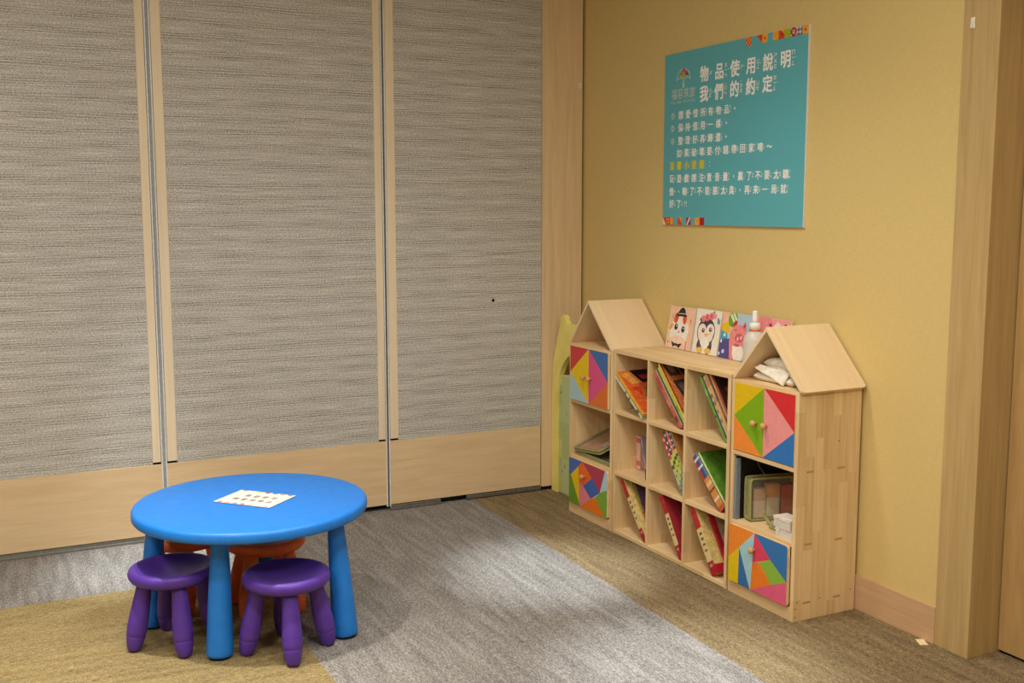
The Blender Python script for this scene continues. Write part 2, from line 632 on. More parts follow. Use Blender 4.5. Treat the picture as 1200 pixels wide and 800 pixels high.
def glyph(ch, bold):
    key = (ch, bold)
    if key in _glyph:
        return _glyph[key]
    c = bpy.data.curves.new('glyph', 'FONT')
    c.body = ch
    c.size = 1.0
    c.offset = bold
    c.resolution_u = 2
    o = bpy.data.objects.new('glyph', c)
    COL.objects.link(o)
    dg = bpy.context.evaluated_depsgraph_get()
    dg.update()
    me = bpy.data.meshes.new_from_object(o.evaluated_get(dg))
    data = ([tuple(v.co) for v in me.vertices], [tuple(p.vertices) for p in me.polygons])
    bpy.data.objects.remove(o)
    bpy.data.curves.remove(c)
    bpy.data.meshes.remove(me)
    _glyph[key] = data
    return data


def put_glyph(mb, ch, M, cx, cy, w, h, m, bold=0.0, lift=0.0006, em=True):
    """one character centred on (cx, cy) of plane M, w by h for a full em square"""
    vs, fs = glyph(ch, 0.0)
    if not vs:
        return
    idx = mb.mi(m)
    if em:
        ox, oy = 0.5, 0.38
    else:
        ox = (min(p[0] for p in vs) + max(p[0] for p in vs)) / 2
        oy = (min(p[1] for p in vs) + max(p[1] for p in vs)) / 2
    # a bolder stroke is the same outline laid down again a hair aside
    k = bold
    for q, (dx, dy) in enumerate(((0, 0),) if k <= 0 else ((k, k), (-k, k), (-k, -k), (k, -k))):
        nv = [mb.bm.verts.new(M @ Vector((cx + (p[0] - ox + dx) * w, cy + (p[1] - oy + dy) * h, lift + q * 0.00003))) for p in vs]
        for f in fs:
            try:
                nf = mb.bm.faces.new([nv[i] for i in f])
                nf.material_index = idx
            except ValueError:
                pass


def zhuyin(mb, zy, M, cx, cy, s, m, bold):
    """phonetic signs stacked beside a character of size s; tone mark to their right"""
    tone = ''
    if zy and zy[-1] in 'ˊˇˋ˙':
        tone, zy = zy[-1], zy[:-1]
    n = len(zy)
    z = 0.30 * s
    for i, ch in enumerate(zy):
        put_glyph(mb, ch, M, cx, cy + ((n - 1) / 2 - i) * z * 1.02, z, z, m, bold)
    if tone == '˙':
        put_glyph(mb, '˙', M, cx, cy + n / 2 * z + 0.1 * s, z * 1.6, z * 1.6, m, 0.02, em=False)
    elif tone:
        put_glyph(mb, tone, M, cx + 0.24 * s, cy + 0.06 * s - (n - 1) * 0.02 * s, z * 1.0, z * 1.0, m, 0.02, em=False)


# table notice: two lines of small print and a faint mark
m = MB()
for i, ch in enumerate('桌遊使用'):
    put_glyph(m, ch, I3, 0.075 + i * 0.038, 0.112, 0.026, 0.032, INK, 0.01, 0.0021)
for i, ch in enumerate('請愛惜物品'):
    put_glyph(m, ch, I3, 0.055 + i * 0.036, 0.062, 0.024, 0.030, INK, 0.01, 0.0021)
m.build('lettering', pt)

# ------------------------------------------------------------------ the sign on the yellow wall
SY0, SY1, SZ0, SZ1 = -0.782, -1.7735, 1.4745, 2.274
SW, SH = SY0 - SY1, SZ1 - SZ0
sg = thing('rules_sign', 'large teal notice board of white writing hung on the yellow wall', 'sign', (0, SY0, SZ0))
TEAL_T = NT('teal_print', 0.45, 0.35)
x_, y_, z_ = TEAL_T.xyz()
# fine diagonal hatching printed in the ground colour
dg1 = TEAL_T.math('FRACT', TEAL_T.math('MULTIPLY', TEAL_T.math('ADD', y_, z_), 62.0))
dg2 = TEAL_T.math('FRACT', TEAL_T.math('MULTIPLY', TEAL_T.math('SUBTRACT', y_, z_), 62.0))
blk = TEAL_T.noise(TEAL_T.vec(x_, y_, z_), 4.5, 1.0)
sel = TEAL_T.math('GREATER_THAN', blk, 0.5)
hat = TEAL_T.math('ADD', TEAL_T.math('MULTIPLY', sel, dg1), TEAL_T.math('MULTIPLY', TEAL_T.math('SUBTRACT', 1.0, sel), dg2))
TEAL = TEAL_T.base(TEAL_T.mix(TEAL_T.math('MULTIPLY', TEAL_T.math('GREATER_THAN', hat, 0.7), 0.16), (92, 174, 182), (128, 196, 198)))
FOAM = paint((232, 226, 214), 0.7, 0.2, 0.02)
MB().box(-0.012, -0.0005, -SW, 0, 0, SH, FOAM, 0.0005).build('board', sg, label='white foam board edge')
MB().box(-0.0128, -0.0118, -SW + 0.001, -0.001, 0.001, SH - 0.001, TEAL, 0).build('printed_face', sg)
SM = FRONT(-0.0128, 0, 0)   # u = SY0 - y, v = z - SZ0
WHITE = paint((250, 246, 238), 0.5, 0.3, 0.01)
YEL = paint((226, 206, 30), 0.5, 0.3, 0.01)


def U(y): return SY0 - y


def V(z): return z - SZ0


TITLE = [[('物', 'ㄨˋ'), ('品', 'ㄆㄧㄣˇ'), ('使', 'ㄕˇ'), ('用', 'ㄩㄥˋ'), ('說', 'ㄕㄨㄛ'), ('明', 'ㄇㄧㄥˊ')],
         [('我', 'ㄨㄛˇ'), ('們', 'ㄇㄣ˙'), ('的', 'ㄉㄜ˙'), ('約', 'ㄩㄝ'), ('定', 'ㄉㄧㄥˋ')]]
m = MB()
for row, z in zip(TITLE, (2.155, 2.067)):
    for i, (ch, zy) in enumerate(row):
        y = -1.096 - i * 0.1092
        put_glyph(m, ch, SM, U(y), V(z), 0.066, 0.074, WHITE, 0.024)
        zhuyin(m, zy, SM, U(y) + 0.046, V(z), 0.072, WHITE, 0.014)
m.build('title_lettering', sg)
BODY = [
    (1.985, -0.919, 0.0573, '請ㄑㄧㄥˇ 愛ㄞˋ 惜ㄒㄧˊ 所ㄙㄨㄛˇ 有ㄧㄡˇ 物ㄨˋ 品ㄆㄧㄣˇ 。', '①'),
    (1.927, -0.918, 0.0575, '保ㄅㄠˇ 持ㄔˊ 借ㄐㄧㄝˋ 用ㄩㄥˋ 一ㄧ 樣ㄧㄤˋ 。', '②'),
    (1.867, -0.919, 0.0573, '整ㄓㄥˇ 理ㄌㄧˇ 好ㄏㄠˇ 再ㄗㄞˋ 歸ㄍㄨㄟ 還ㄏㄨㄢˊ 。', '③'),
    (1.809, -0.910, 0.0587, '如ㄖㄨˊ 果ㄍㄨㄛˇ 破ㄆㄛˋ 壞ㄏㄨㄞˋ 要ㄧㄠˋ 付ㄈㄨˋ 錢ㄑㄧㄢˊ 帶ㄉㄞˋ 回ㄏㄨㄟˊ 家ㄐㄧㄚ 唷ㄧㄛ ～', ''),
    (1.692, -0.855, 0.0585, '玩ㄨㄢˊ 遊ㄧㄡˊ 戲ㄒㄧˋ 請ㄑㄧㄥˇ 注ㄓㄨˋ 意ㄧˋ 音ㄧㄣ 量ㄌㄧㄤˋ ， 贏ㄧㄥˊ 了ㄌㄜ˙ 不ㄅㄨˊ 要ㄧㄠˋ 太ㄊㄞˋ 驕ㄐㄧㄠ', ''),
    (1.632, -0.854, 0.0586, '傲ㄠˋ 、 輸ㄕㄨ 了ㄌㄜ˙ 不ㄅㄨˋ 能ㄋㄥˊ 臉ㄌㄧㄢˇ 太ㄊㄞˋ 臭ㄔㄡˋ ， 再ㄗㄞˋ 來ㄌㄞˊ 一ㄧˋ 局ㄐㄩˊ 就ㄐㄧㄡˋ', ''),
    (1.574, -0.856, 0.0586, '好ㄏㄠˇ 了ㄌㄜ˙ ! !', ''),
]
m = MB()
for z, y0, pitch, txt, num in BODY:
    if num:
        put_glyph(m, num, SM, U(-0.856), V(z), 0.034, 0.034, WHITE, 0.0)
    yy = y0
    for k in txt.split():
        ch, zy = k[0], k[1:]
        if ch in '。，、':
            put_glyph(m, ch, SM, U(yy), V(z) - 0.001, 0.030, 0.032, WHITE, 0.02, em=False)
            yy -= pitch * 0.80
        elif ch == '!':
            put_glyph(m, ch, SM, U(yy) - 0.012, V(z), 0.034, 0.034, WHITE, 0.01, em=False)
            yy -= 0.014
        else:
            put_glyph(m, ch, SM, U(yy), V(z), 0.037, 0.041, WHITE, 0.018)
            if zy:
                zhuyin(m, zy, SM, U(yy) + 0.0245, V(z), 0.038, WHITE, 0.02)
            yy -= pitch
m.build('rules_lettering', sg)
m = MB()
yy = -0.855
for k in '溫ㄨㄣ 馨ㄒㄧㄣ 小ㄒㄧㄠˇ 提ㄊㄧˊ 醒ㄒㄧㄥˇ'.split():
    put_glyph(m, k[0], SM, U(yy), V(1.752), 0.038, 0.042, YEL, 0.025)
    zhuyin(m, k[1:], SM, U(yy) + 0.0235, V(1.752), 0.034, YEL, 0.0)
    yy -= 0.0586
put_glyph(m, '：', SM, U(-1.148), V(1.752), 0.03, 0.034, WHITE, 0.01, em=False)
m.build('tip_lettering', sg, label='yellow line of lettering')
# emblem: a round tree of coloured leaves on a pale trunk, with the house name under it
m = MB()
cu, cv = U(-0.935), V(2.148)
R_ = 0.050
OUT = paint((206, 214, 206), 0.5)
half = [(R_ * 1.06 * math.cos(a), R_ * 0.94 * math.sin(a)) for a in [PI * i / 24 for i in range(25)]]
scal = []
for i in range(25):            # scalloped lower edge of the crown
    uu = -R_ * 1.06 + 2 * R_ * 1.06 * i / 24
    scal.append((uu, -0.004 + 0.012 * abs(math.sin(2 * PI * i / 24)) ** 0.7))


def ring(mb, pts, wd, mat, lift):
    for a, b in zip(pts, pts[1:]):
        dx, dy = b[0] - a[0], b[1] - a[1]
        L = math.hypot(dx, dy) or 1
        nx, ny = -dy / L * wd, dx / L * wd
        mb.prism([(cu + a[0] + nx, cv + a[1] + ny), (cu + a[0] - nx, cv + a[1] - ny), (cu + b[0] - nx, cv + b[1] - ny), (cu + b[0] + nx, cv + b[1] + ny)], 0, lift, mat, SM)


def leaf(c0, c1, w0, col):
    ax, ay = c0
    bx2, by2 = c1
    mx, my = (ax + bx2) / 2, (ay + by2) / 2
    dx, dy = (bx2 - ax), (by2 - ay)
    L = math.hypot(dx, dy)
    nx, ny = -dy / L * w0, dx / L * w0
    m.prism([(cu + ax, cv + ay), (cu + mx - nx, cv + my - ny), (cu + bx2, cv + by2), (cu + mx + nx, cv + my + ny)], 0, 0.0006, paint(col, 0.5), SM)


leaf((0, 0.0), (0.0, 0.026), 0.013, (170, 180, 30))
leaf((-0.022, 0.008), (-0.012, 0.030), 0.011, (232, 186, 60))
leaf((-0.030, 0.018), (-0.004, 0.040), 0.008, (232, 140, 40))
leaf((-0.012, 0.036), (0.014, 0.046), 0.008, (206, 50, 36))
leaf((0.004, 0.028), (0.030, 0.034), 0.008, (214, 70, 40))
leaf((0.014, 0.022), (0.038, 0.022), 0.007, (170, 24, 30))
ring(m, half, 0.0016, OUT, 0.0005)
ring(m, scal, 0.0016, OUT, 0.0005)
m.prism([(cu - 0.004, cv), (cu + 0.004, cv), (cu + 0.006, cv - 0.038), (cu - 0.006, cv - 0.038)], 0, 0.0005, OUT, SM)
for i, ch in enumerate('福容徠旅'):
    put_glyph(m, ch, SM, U(-0.935) + (i - 1.5) * 0.047, V(2.084), 0.046, 0.052, OUT, 0.0)
for i, ch in enumerate('FULLON POSHTEL'):
    if ch != ' ':
        put_glyph(m, ch, SM, U(-0.935) + (i - 6.5) * 0.0142, V(2.046), 0.018, 0.020, OUT, 0.0, em=False)
m.build('emblem', sg)
# patchwork of coloured squares along the upper right and lower left edges
PO, PR, PG, PD = paint((236, 160, 50), 0.5), paint((214, 68, 40), 0.5), paint((158, 186, 20), 0.5), paint((170, 26, 40), 0.5)
PL = paint((226, 214, 200), 0.5)


def sq(mb, u0, v0, s, m0, lift=0.0006, w=None):
    mb.prism([(u0, v0), (u0 + (w or s), v0), (u0 + (w or s), v0 + s), (u0, v0 + s)], 0, lift, m0, SM)


m = MB()
s = 0.035
vt = SH - 0.001 - s
for (u0, kind) in ((U(-1.386), 'check'), (U(-1.455), 'tri'), (U(-1.491), 'dot'), (U(-1.560), 'plain'), (U(-1.596), 'half'), (U(-1.632), 'green'), (U(-1.668), 'cross'), (U(-1.702), 'white'), (U(-1.7375), 'dot')):
    if kind == 'check':
        for i in range(4):
            for k in range(4):
                sq(m, u0 + i * s / 4, vt + k * s / 4, s / 4, PO if (i + k) % 2 else PR)
    elif kind == 'tri':
        m.prism([(u0, vt + s), (u0 + s, vt), (u0 + s, vt + s)], 0, 0.0006, PR, SM)
    elif kind == 'dot':
        sq(m, u0, vt, s, PO)
        sq(m, u0 + s * 0.38, vt + s * 0.36, s * 0.24, PD, 0.001)
    elif kind == 'plain':
        sq(m, u0, vt, s, PO)
    elif kind == 'half':
        sq(m, u0, vt, s, PR)
        m.prism([(u0 + s * 0.3, vt + s), (u0 + s, vt + s * 0.45), (u0 + s, vt + s)], 0, 0.001, PO, SM)
        sq(m, u0 + s * 0.4, vt + s * 0.4, s * 0.25, PD, 0.0012)
    elif kind == 'green':
        sq(m, u0, vt, s, PG)
    elif kind == 'cross':
        sq(m, u0, vt, s, PD)
        for i in range(4):
            sq(m, u0 + i * s / 4 + 0.002, vt + i * s / 4 + 0.002, s / 6, PL, 0.001)
            sq(m, u0 + (3 - i) * s / 4 + 0.002, vt + i * s / 4 + 0.002, s / 6, PL, 0.001)
    else:
        for i in range(4):
            for k in range(4):
                if (i + k) % 2:
                    sq(m, u0 + i * s / 4, vt + k * s / 4, s / 4, PL if k % 2 else PD)
vb = 0.001
sq(m, 0.002, vb, s, PR, 0.0006, 0.088)
m.prism([(0.002, vb), (0.03, vb), (0.002, vb + s)], 0, 0.0008, PL, SM)
sq(m, 0.035, vb + 0.006, 0.022, PO, 0.001)
sq(m, 0.042, vb + 0.012, 0.009, PD, 0.0014)
sq(m, 0.066, vb, s, PO, 0.0009, 0.022)
sq(m, 0.125, vb, s, PR)
m.prism([(0.135, vb + s), (0.16, vb + s), (0.16, vb + 0.008)], 0, 0.001, PO, SM)
sq(m, 0.195, vb, s, PD)
m.prism([(0.195, vb), (0.207, vb), (0.230, vb + s), (0.218, vb + s)], 0, 0.001, PL, SM)
sq(m, 0.262, vb, s, PO)
sq(m, 0.299, vb, s, PD)
m.build('border_pattern', sg)


# ------------------------------------------------------------------ shelf units
DF = -0.3214          # front plane
DB = -0.014           # back plane
TH = 0.018
KN = [(0, 0.0), (0.006, 0.0), (0.0055, 0.008), (0.0075, 0.011), (0.0115, 0.014), (0.0125, 0.019), (0.0115, 0.024), (0.007, 0.027), (0, 0.0275)]


def knob(parent, M, label=None):
    return MB().lathe(KN, KNOBWOOD, 24, M).build('knob', parent)


def col(c): return paint(c, 0.45, 0.35, 0.02)


def tower(y0, y1, label, left):
    """y0 is the side nearer the partition"""
    H = 0.879
    t = thing('shelf_tower', label, 'shelf unit', (0, y0, 0), 0, 'house-shaped shelf towers')
    W = y0 - y1
    b = lambda mb, xa, xb, ua, ub, za, zb, m, bev=0.0012: mb.box(xa, xb, -ub, -ua, za, zb, m, bev)
    for ua in (0.0, W - TH):
        m = MB()
        b(m, DF, DB, ua, ua + TH, 0, H, PINE['z'])
        if ua > 0:
            # small dowel marks where shelves meet the outside of the side panel
            TEN = paint((196, 150, 92), 0.6)
            DOT = paint((92, 66, 38), 0.7)
            for z in (0.575, 0.296, 0.068):
                for xx in (DF + 0.065, DF + 0.215):
                    m.box(xx - 0.018, xx + 0.018, -W - 0.0004, -W + 0.001, z - 0.004, z + 0.004, TEN, 0)
            for xx, z in ((DF + 0.02, 0.075), (DF + 0.012, 0.050), (DF + 0.13, 0.075), (DF + 0.285, 0.085), (DF + 0.20, 0.68), (DF + 0.012, 0.018)):
                m.lathe([(0, 0.0006), (0.0026, 0.0006), (0.0026, 0)], DOT, 10, Matrix.Translation((xx, -W, z)) @ Matrix.Rotation(PI / 2, 4, 'X'))
        m.build('side_panel', t)
    ia, ib = TH, W - TH
    m = MB(); b(m, DF, DB, ia, ib, H - TH, H, PINE['y']); m.build('top_board', t)
    m = MB(); b(m, DF, DB, ia, ib, 0.575, 0.575 + TH, PINE['y']); m.build('shelf', t)
    m = MB(); b(m, DF, DB, ia, ib, 0.2875, 0.2875 + TH, PINE['y']); m.build('shelf', t)
    m = MB(); b(m, DF + 0.001, DF + 0.018, ia, ib, 0, 0.053, PINE['y']); m.build('plinth', t)
    m = MB(); b(m, DB - 0.004, DB, ia, ib, 0.0, H - TH, PINE['z'], 0); m.build('back_panel', t)
    # two doors with a diamond of painted triangles across the pair
    out = 0.012 if left else 0.002
    dz0, dz1 = 0.596, 0.867
    da, db = (ia + 0.011, ib - 0.005) if left else (ia - 0.002, ib + 0.002)
    if not left:
        da, db = ia + 0.001, ib - 0.001
    mid = (da + db) / 2
    dh = dz1 - dz0
    if left:
        cl = dict(a=(206, 60, 62), b=(232, 196, 8), c=(170, 198, 204), d=(66, 108, 170), e=(222, 82, 134), f=(222, 112, 44))
    else:
        cl = dict(a=(226, 186, 6), b=(128, 172, 12), c=(244, 142, 52), d=(214, 44, 46), e=(236, 150, 146), f=(48, 116, 184))
    for k, (ua, ub) in enumerate(((da, mid - 0.0012), (mid + 0.0012, db))):
        m = MB()
        x0 = DF - out
        b(m, x0, x0 + 0.015, ua, ub, dz0, dz1, PINE['z'], 0.001)
        M = FRONT(x0, -ua, dz0)
        w_ = ub - ua
        if k == 0:
            L = (0, 0.49)
            patches(m, M, w_, dh, [(((0, 0), (1, 0), L), col(cl['a'])), (((1, 0), (1, 1), L), col(cl['b'])), ((L, (1, 1), (0, 1)), col(cl['c']))])
        else:
            R = (1, 0.52)
            patches(m, M, w_, dh, [(((0, 0), (1, 0), R), col(cl['d'])), (((0, 0), R, (0, 1)), col(cl['e'])), ((R, (1, 1), (0, 1)), col(cl['f']))])
        dr = m.build('door', t)
        ku = ub - 0.030 if k == 0 else ua + 0.022
        if not left:
            ku = ub - 0.040 if k == 0 else ua + 0.018
        knob(dr, FRONT(x0, -ku, dz0 + dh * 0.47))
    # drawer, pulled out a little
    out = 0.012 if left else 0.016
    za, zb_ = 0.058, 0.292
    ua, ub = (ia + 0.003, ib - 0.003)
    x0 = DF - out
    m = MB()
    M = FRONT(x0, -ua, za)
    w_, h_ = ub - ua, zb_ - za
    rc = 0.010
    cn = []
    for (cx, cy, a0) in ((w_ - rc, h_ - rc, 0), (rc, h_ - rc, 90), (rc, rc, 180), (w_ - rc, rc, 270)):
        for q in range(5):
            a = math.radians(a0 + q * 22.5)
            cn.append((cx + rc * math.cos(a), cy + rc * math.sin(a)))
    m.prism(cn, -0.014, 0.0, PINE['y'], M)
    if left:
        ps = [(((0, 0), (.36, 0), (.05, .38), (0, .4)), (66, 104, 178)), (((.05, .38), (.255, .135), (.285, .94)), (232, 196, 10)),
              (((0, .4), (.05, .38), (.285, .94), (.32, 1), (0, 1)), (104, 150, 44)), (((.255, .135), (.36, 0), (.617, .27), (.386, .52), (.27, .467)), (236, 108, 40)),
              (((.36, 0), (.95, 0), (.82, .514), (.617, .27)), (176, 62, 88)), (((.95, 0), (1, 0), (1, .39), (.82, .514)), (180, 208, 222)),
              (((.617, .27), (.82, .514), (.588, .728), (.386, .52)), (62, 102, 184)), (((.27, .467), (.386, .52), (.588, .728), (.32, 1), (.285, .94)), (228, 132, 140)),
              (((.32, 1), (.588, .728), (.704, .658), (.95, 1)), (238, 124, 26)), (((.704, .658), (.82, .514), (1, .39), (1, 1), (.95, 1)), (126, 170, 62))]
        kp = (.43, .30)
    else:
        ps = [(((0, 0), (.45, 0), (.19, .355), (0, .6)), (242, 138, 40)), (((0, .6), (.19, .355), (.18, 1), (0, 1)), (228, 196, 6)),
              (((.19, .355), (.39, 1), (.18, 1)), (52, 112, 172)), (((.45, 0), (.40, 1), (.39, 1), (.19, .355)), (166, 208, 216)),
              (((.45, 0), (.73, .34), (.425, .52)), (222, 66, 96)), (((.45, 0), (1, 0), (1, .6), (.73, .34)), (50, 114, 178)),
              (((.543, .463), (.73, .34), (1, .6), (.753, .754)), (140, 184, 62)), (((.425, .52), (.543, .463), (.753, .754), (.40, 1)), (240, 128, 34)),
              (((.40, 1), (.753, .754), (1, .6), (1, 1)), (226, 96, 132))]
        kp = (.457, .29)
    # clip the outermost corners to the rounded front
    def clip(pts):
        o = []
        for (a, c) in pts:
            if (a in (0, 1)) and (c in (0, 1)):
                sx, sy = (1 if a == 0 else -1), (1 if c == 0 else -1)
                e1 = (a, c + sy * 0.04)
                e2 = (a + sx * 0.028, c)
                q = (a + sx * 0.008, c + sy * 0.011)
                i = pts.index((a, c))
                pv = pts[i - 1]
                o += [e1, q, e2] if abs(pv[0] - a) < 1e-6 else [e2, q, e1]
            else:
                o.append((a, c))
        return o
    patches(m, M, w_, h_, [(clip(list(p)), col(c)) for p, c in ps])
    dw = m.build('drawer_front', t)
    knob(dw, FRONT(x0, -(ua + kp[0] * w_), za + (1 - kp[1]) * h_))
    m = MB()
    for (a0, a1) in ((ua + 0.006, ua + 0.018), (ub - 0.018, ub - 0.006)):
        b(m, x0 + 0.014, DB - 0.04, a0, a1, za + 0.01, za + 0.19, PINE['x'])
    b(m, x0 + 0.014, DB - 0.04, ua + 0.018, ub - 0.018, za + 0.012, za + 0.018, PINE['x'], 0)
    b(m, DB - 0.052, DB - 0.04, ua + 0.018, ub - 0.018, za + 0.012, za + 0.19, PINE['y'], 0)
    m.build('drawer_box', t)
    # pitched roof: two boards meeting at the ridge, corners rounded at the eaves
    ax = W / 2 + (0.005 if not left else -0.022)
    ridge, eave = 1.104, 0.8815
    rx0, rx1 = DF - 0.004, -0.012
    bt = 0.012
    for sgn in (-1, 1):
        run = (W + (-0.001 if left else 0.022)) - ax if sgn > 0 else ax + 0.0
        L = math.hypot(run, ridge - eave)
        ang = math.atan2(ridge - eave, run)
        dep = rx1 - rx0
        r = 0.014
        pts = []
        for (cx, cy, a0) in ((L - r, dep - r, 0), ):
            for q in range(6):
                a = math.radians(a0 + q * 18)
                pts.append((cx + r * math.cos(a), cy + r * math.sin(a)))
        u0 = 0.0 if sgn > 0 else bt
        pts += [(u0, dep), (u0, 0)]
        for q in range(6):
            a = math.radians(270 + q * 18)
            pts.append((L - r + r * math.cos(a), r + r * math.sin(a)))
        # local: u down the slope, v along depth, w outward normal
        du = Vector((0, -sgn * math.cos(ang), -math.sin(ang)))
        dv = Vector((1, 0, 0))
        dw_ = Vector((0, -sgn * math.sin(ang), math.cos(ang)))
        M = Matrix(((du.x, dv.x, dw_.x, rx0), (du.y, dv.y, dw_.y, -ax), (du.z, dv.z, dw_.z, ridge), (0, 0, 0, 1)))
        m = MB()
        m.prism(pts, -bt, 0.0, ROOFWOOD, None, 0.0015)
        m.build('roof_board', t, M=M)
    return t


tower(-0.424, -0.836, 'pine roofed shelf tower at the partition end of the bookcase, with pink and blue doors', True)
tower(-1.742, -2.134, 'pine roofed shelf tower nearest the door casing, with yellow, green and red doors', False)

MY0, MY1, MH = -0.847, -1.731, 0.892
ct = thing('bookcase', 'low pine bookcase of nine open cubes between the two roofed towers', 'bookcase', (0, MY0, 0))
b = lambda mb, xa, xb, ya, yb, za, zb, m, bev=0.0012: mb.box(xa, xb, yb - MY0, ya - MY0, za, zb, m, bev)
m = MB(); b(m, DF, DB, MY0, MY1, MH - TH, MH, PINE['y']); m.build('top_board', ct)
m = MB(); b(m, DF, DB, MY0, MY0 - TH, 0, MH - TH, PINE['z']); m.build('side_panel', ct)
m = MB(); b(m, DF, DB, MY1 + TH, MY1, 0, MH - TH, PINE['z']); m.build('side_panel', ct)
m = MB(); b(m, DB - 0.004, DB, MY0 - TH, MY1 + TH, 0.0, MH - TH, PINE['z'], 0); m.build('back_panel', ct)
DIV = [(-1.1315, -1.1475), (-1.4150, -1.4320)]
for ya, yb in DIV:
    m = MB(); b(m, DF, DB - 0.004, ya, yb, TH, MH - TH, PINE['z']); m.build('divider', ct)
COLS = [(MY0 - TH, DIV[0][0]), (DIV[0][1], DIV[1][0]), (DIV[1][1], MY1 + TH)]
ROWZ = [0.602, 0.306, 0.020]
for z in ROWZ[:2]:
    for ya, yb in COLS:
        m = MB(); b(m, DF, DB - 0.004, ya, yb, z - TH, z, PINE['y']); m.build('shelf', ct)
m = MB(); b(m, DF, DB - 0.004, MY0 - TH, MY1 + TH, 0.002, 0.020, PINE['y']); m.build('bottom_board', ct)

# ------------------------------------------------------------------ books
PAGES = paint((226, 214, 190), 0.8, 0.1)


def book(yb, zb, alpha, h, t, d, xf, cover, spine, label, art=None, group=None, name='picture_book', cat='book'):
    """a book leaning in a cube. (yb, zb): its lower spine corner on the left side; alpha: slope of the book, degrees from the floor;
    spine: [(from, to, colour)] measured from the top; art: shapes on the cover that faces up; t thick, d deep, xf: x of the spine"""
    a = math.radians(alpha)
    up = Vector((0, math.cos(a), math.sin(a)))       # along the spine, bottom to top
    nr = Vector((0, -math.sin(a), math.cos(a)))      # away from the first cover
    fx = Vector((1, 0, 0))
    M = Matrix(((fx.x, nr.x, up.x, xf), (fx.y, nr.y, up.y, yb), (fx.z, nr.z, up.z, zb), (0, 0, 0, 1)))
    tg = thing(name, label, cat, M=M, group=group)
    cm = paint(cover, 0.4, 0.4, 0.05)
    ct_ = min(0.0016, t * 0.18)
    m = MB()
    m.box(0, d, 0, ct_, 0, h, cm, 0)
    m.box(0, d, t - ct_, t, 0, h, cm, 0)
    m.box(0, ct_, ct_, t - ct_, 0, h, cm, 0)
    for k_, (f0, f1, c) in enumerate(spine):
        ins = 0.24 * t if f1 - f0 < 0.06 and t > 0.012 else 0.0
        m.box(-0.0004 - 0.00008 * k_, ct_, ins, t - ins, h * (1 - f1), h * (1 - f0), paint(c, 0.45, 0.35, 0.06), 0)
    if art:
        # the cover seen from the cell's right: local u runs into the cell (x), v up the book
        MA = Matrix(((1, 0, 0, 0), (0, 0, 1, t), (0, 1, 0, 0), (0, 0, 0, 1)))
        for k_, (pts, c) in enumerate(art):
            m.prism([(p[0] * d, (1 - p[1]) * h) for p in pts], -0.0002, 0.0003 + 0.00008 * k_, paint(c, 0.4, 0.4, 0.12), MA)
    m.build('cover', tg)
    MB().box(ct_ + 0.0003, d - 0.003, ct_ + 0.0002, t - ct_ - 0.0002, 0.003, h - 0.003, PAGES, 0).build('pages', tg)
    return tg


def row(cell, floor_z, yb, alpha, items, group, xf=-0.305):
    left_wall, cell_wall = cell
    top_z = {0.602: MH - TH, 0.306: 0.602 - TH, 0.020: 0.306 - TH}[floor_z]
    a = math.radians(alpha)
    up = Vector((math.cos(a), math.sin(a)))
    nr = Vector((-math.sin(a), math.cos(a)))
    cur = Vector((yb, floor_z + 0.001))
    for it in items:
        t = it['t']
        right = cur.x + nr.x * t
        if right < cell_wall + 0.002:
            cur = cur + up * ((cell_wall + 0.002 - right) / up.x)
        hh = min(it['h'], (top_z - 0.003 - cur.y - nr.y * t) / up.y, (left_wall - 0.002 - cur.x) / up.x if it.get('xf', xf) > DF else 9)
        book(cur.x, cur.y, alpha, hh, t, it.get('d', 0.22), it.get('xf', xf), it['cover'], it['spine'], it['label'], it.get('art'), group)
        cur = cur + nr * (t + 0.0008)


# top row
row(COLS[0], 0.602, -1.116, 35, [
    dict(t=.012, h=.285, d=.20, cover=(206, 200, 184), spine=[(0, 1, (214, 208, 192)), (.38, .43, (120, 116, 104)), (.52, .56, (110, 100, 90)), (.8, .88, (96, 92, 84))],
         label='thin cream spined book lying lowest in the top left cube'),
    dict(t=.007, h=.285, d=.20, cover=(170, 160, 70), spine=[(0, 1, (196, 168, 60)), (.6, 1, (150, 156, 70))], label='olive yellow booklet between cream and orange books in the top left cube'),
    dict(t=.009, h=.285, d=.20, cover=(226, 150, 60), spine=[(0, 1, (240, 176, 60))],
         art=[(((.03, .02), (1, .02), (1, .98), (.03, .98)), (206, 92, 40)), (((.35, 0), (1, 0), (1, .3), (.48, .3)), (34, 22, 28)), (((.04, .05), (.35, .04), (.5, .3), (.2, .32)), (224, 150, 70)),
              (((.34, .62), (.58, .34), (.9, .40), (.9, .78), (.56, .76)), (96, 92, 56)), (((.15, .4), (.4, .38), (.3, .6)), (180, 60, 36)), (((.25, .7), (.55, .8), (.4, .95)), (226, 120, 60)), (((.5, .12), (.9, .10), (.92, .2), (.55, .22)), (150, 50, 60))],
         label='orange covered comic book with a black title block leaning in the top left cube')],
    'books in the bookcase', -0.338)
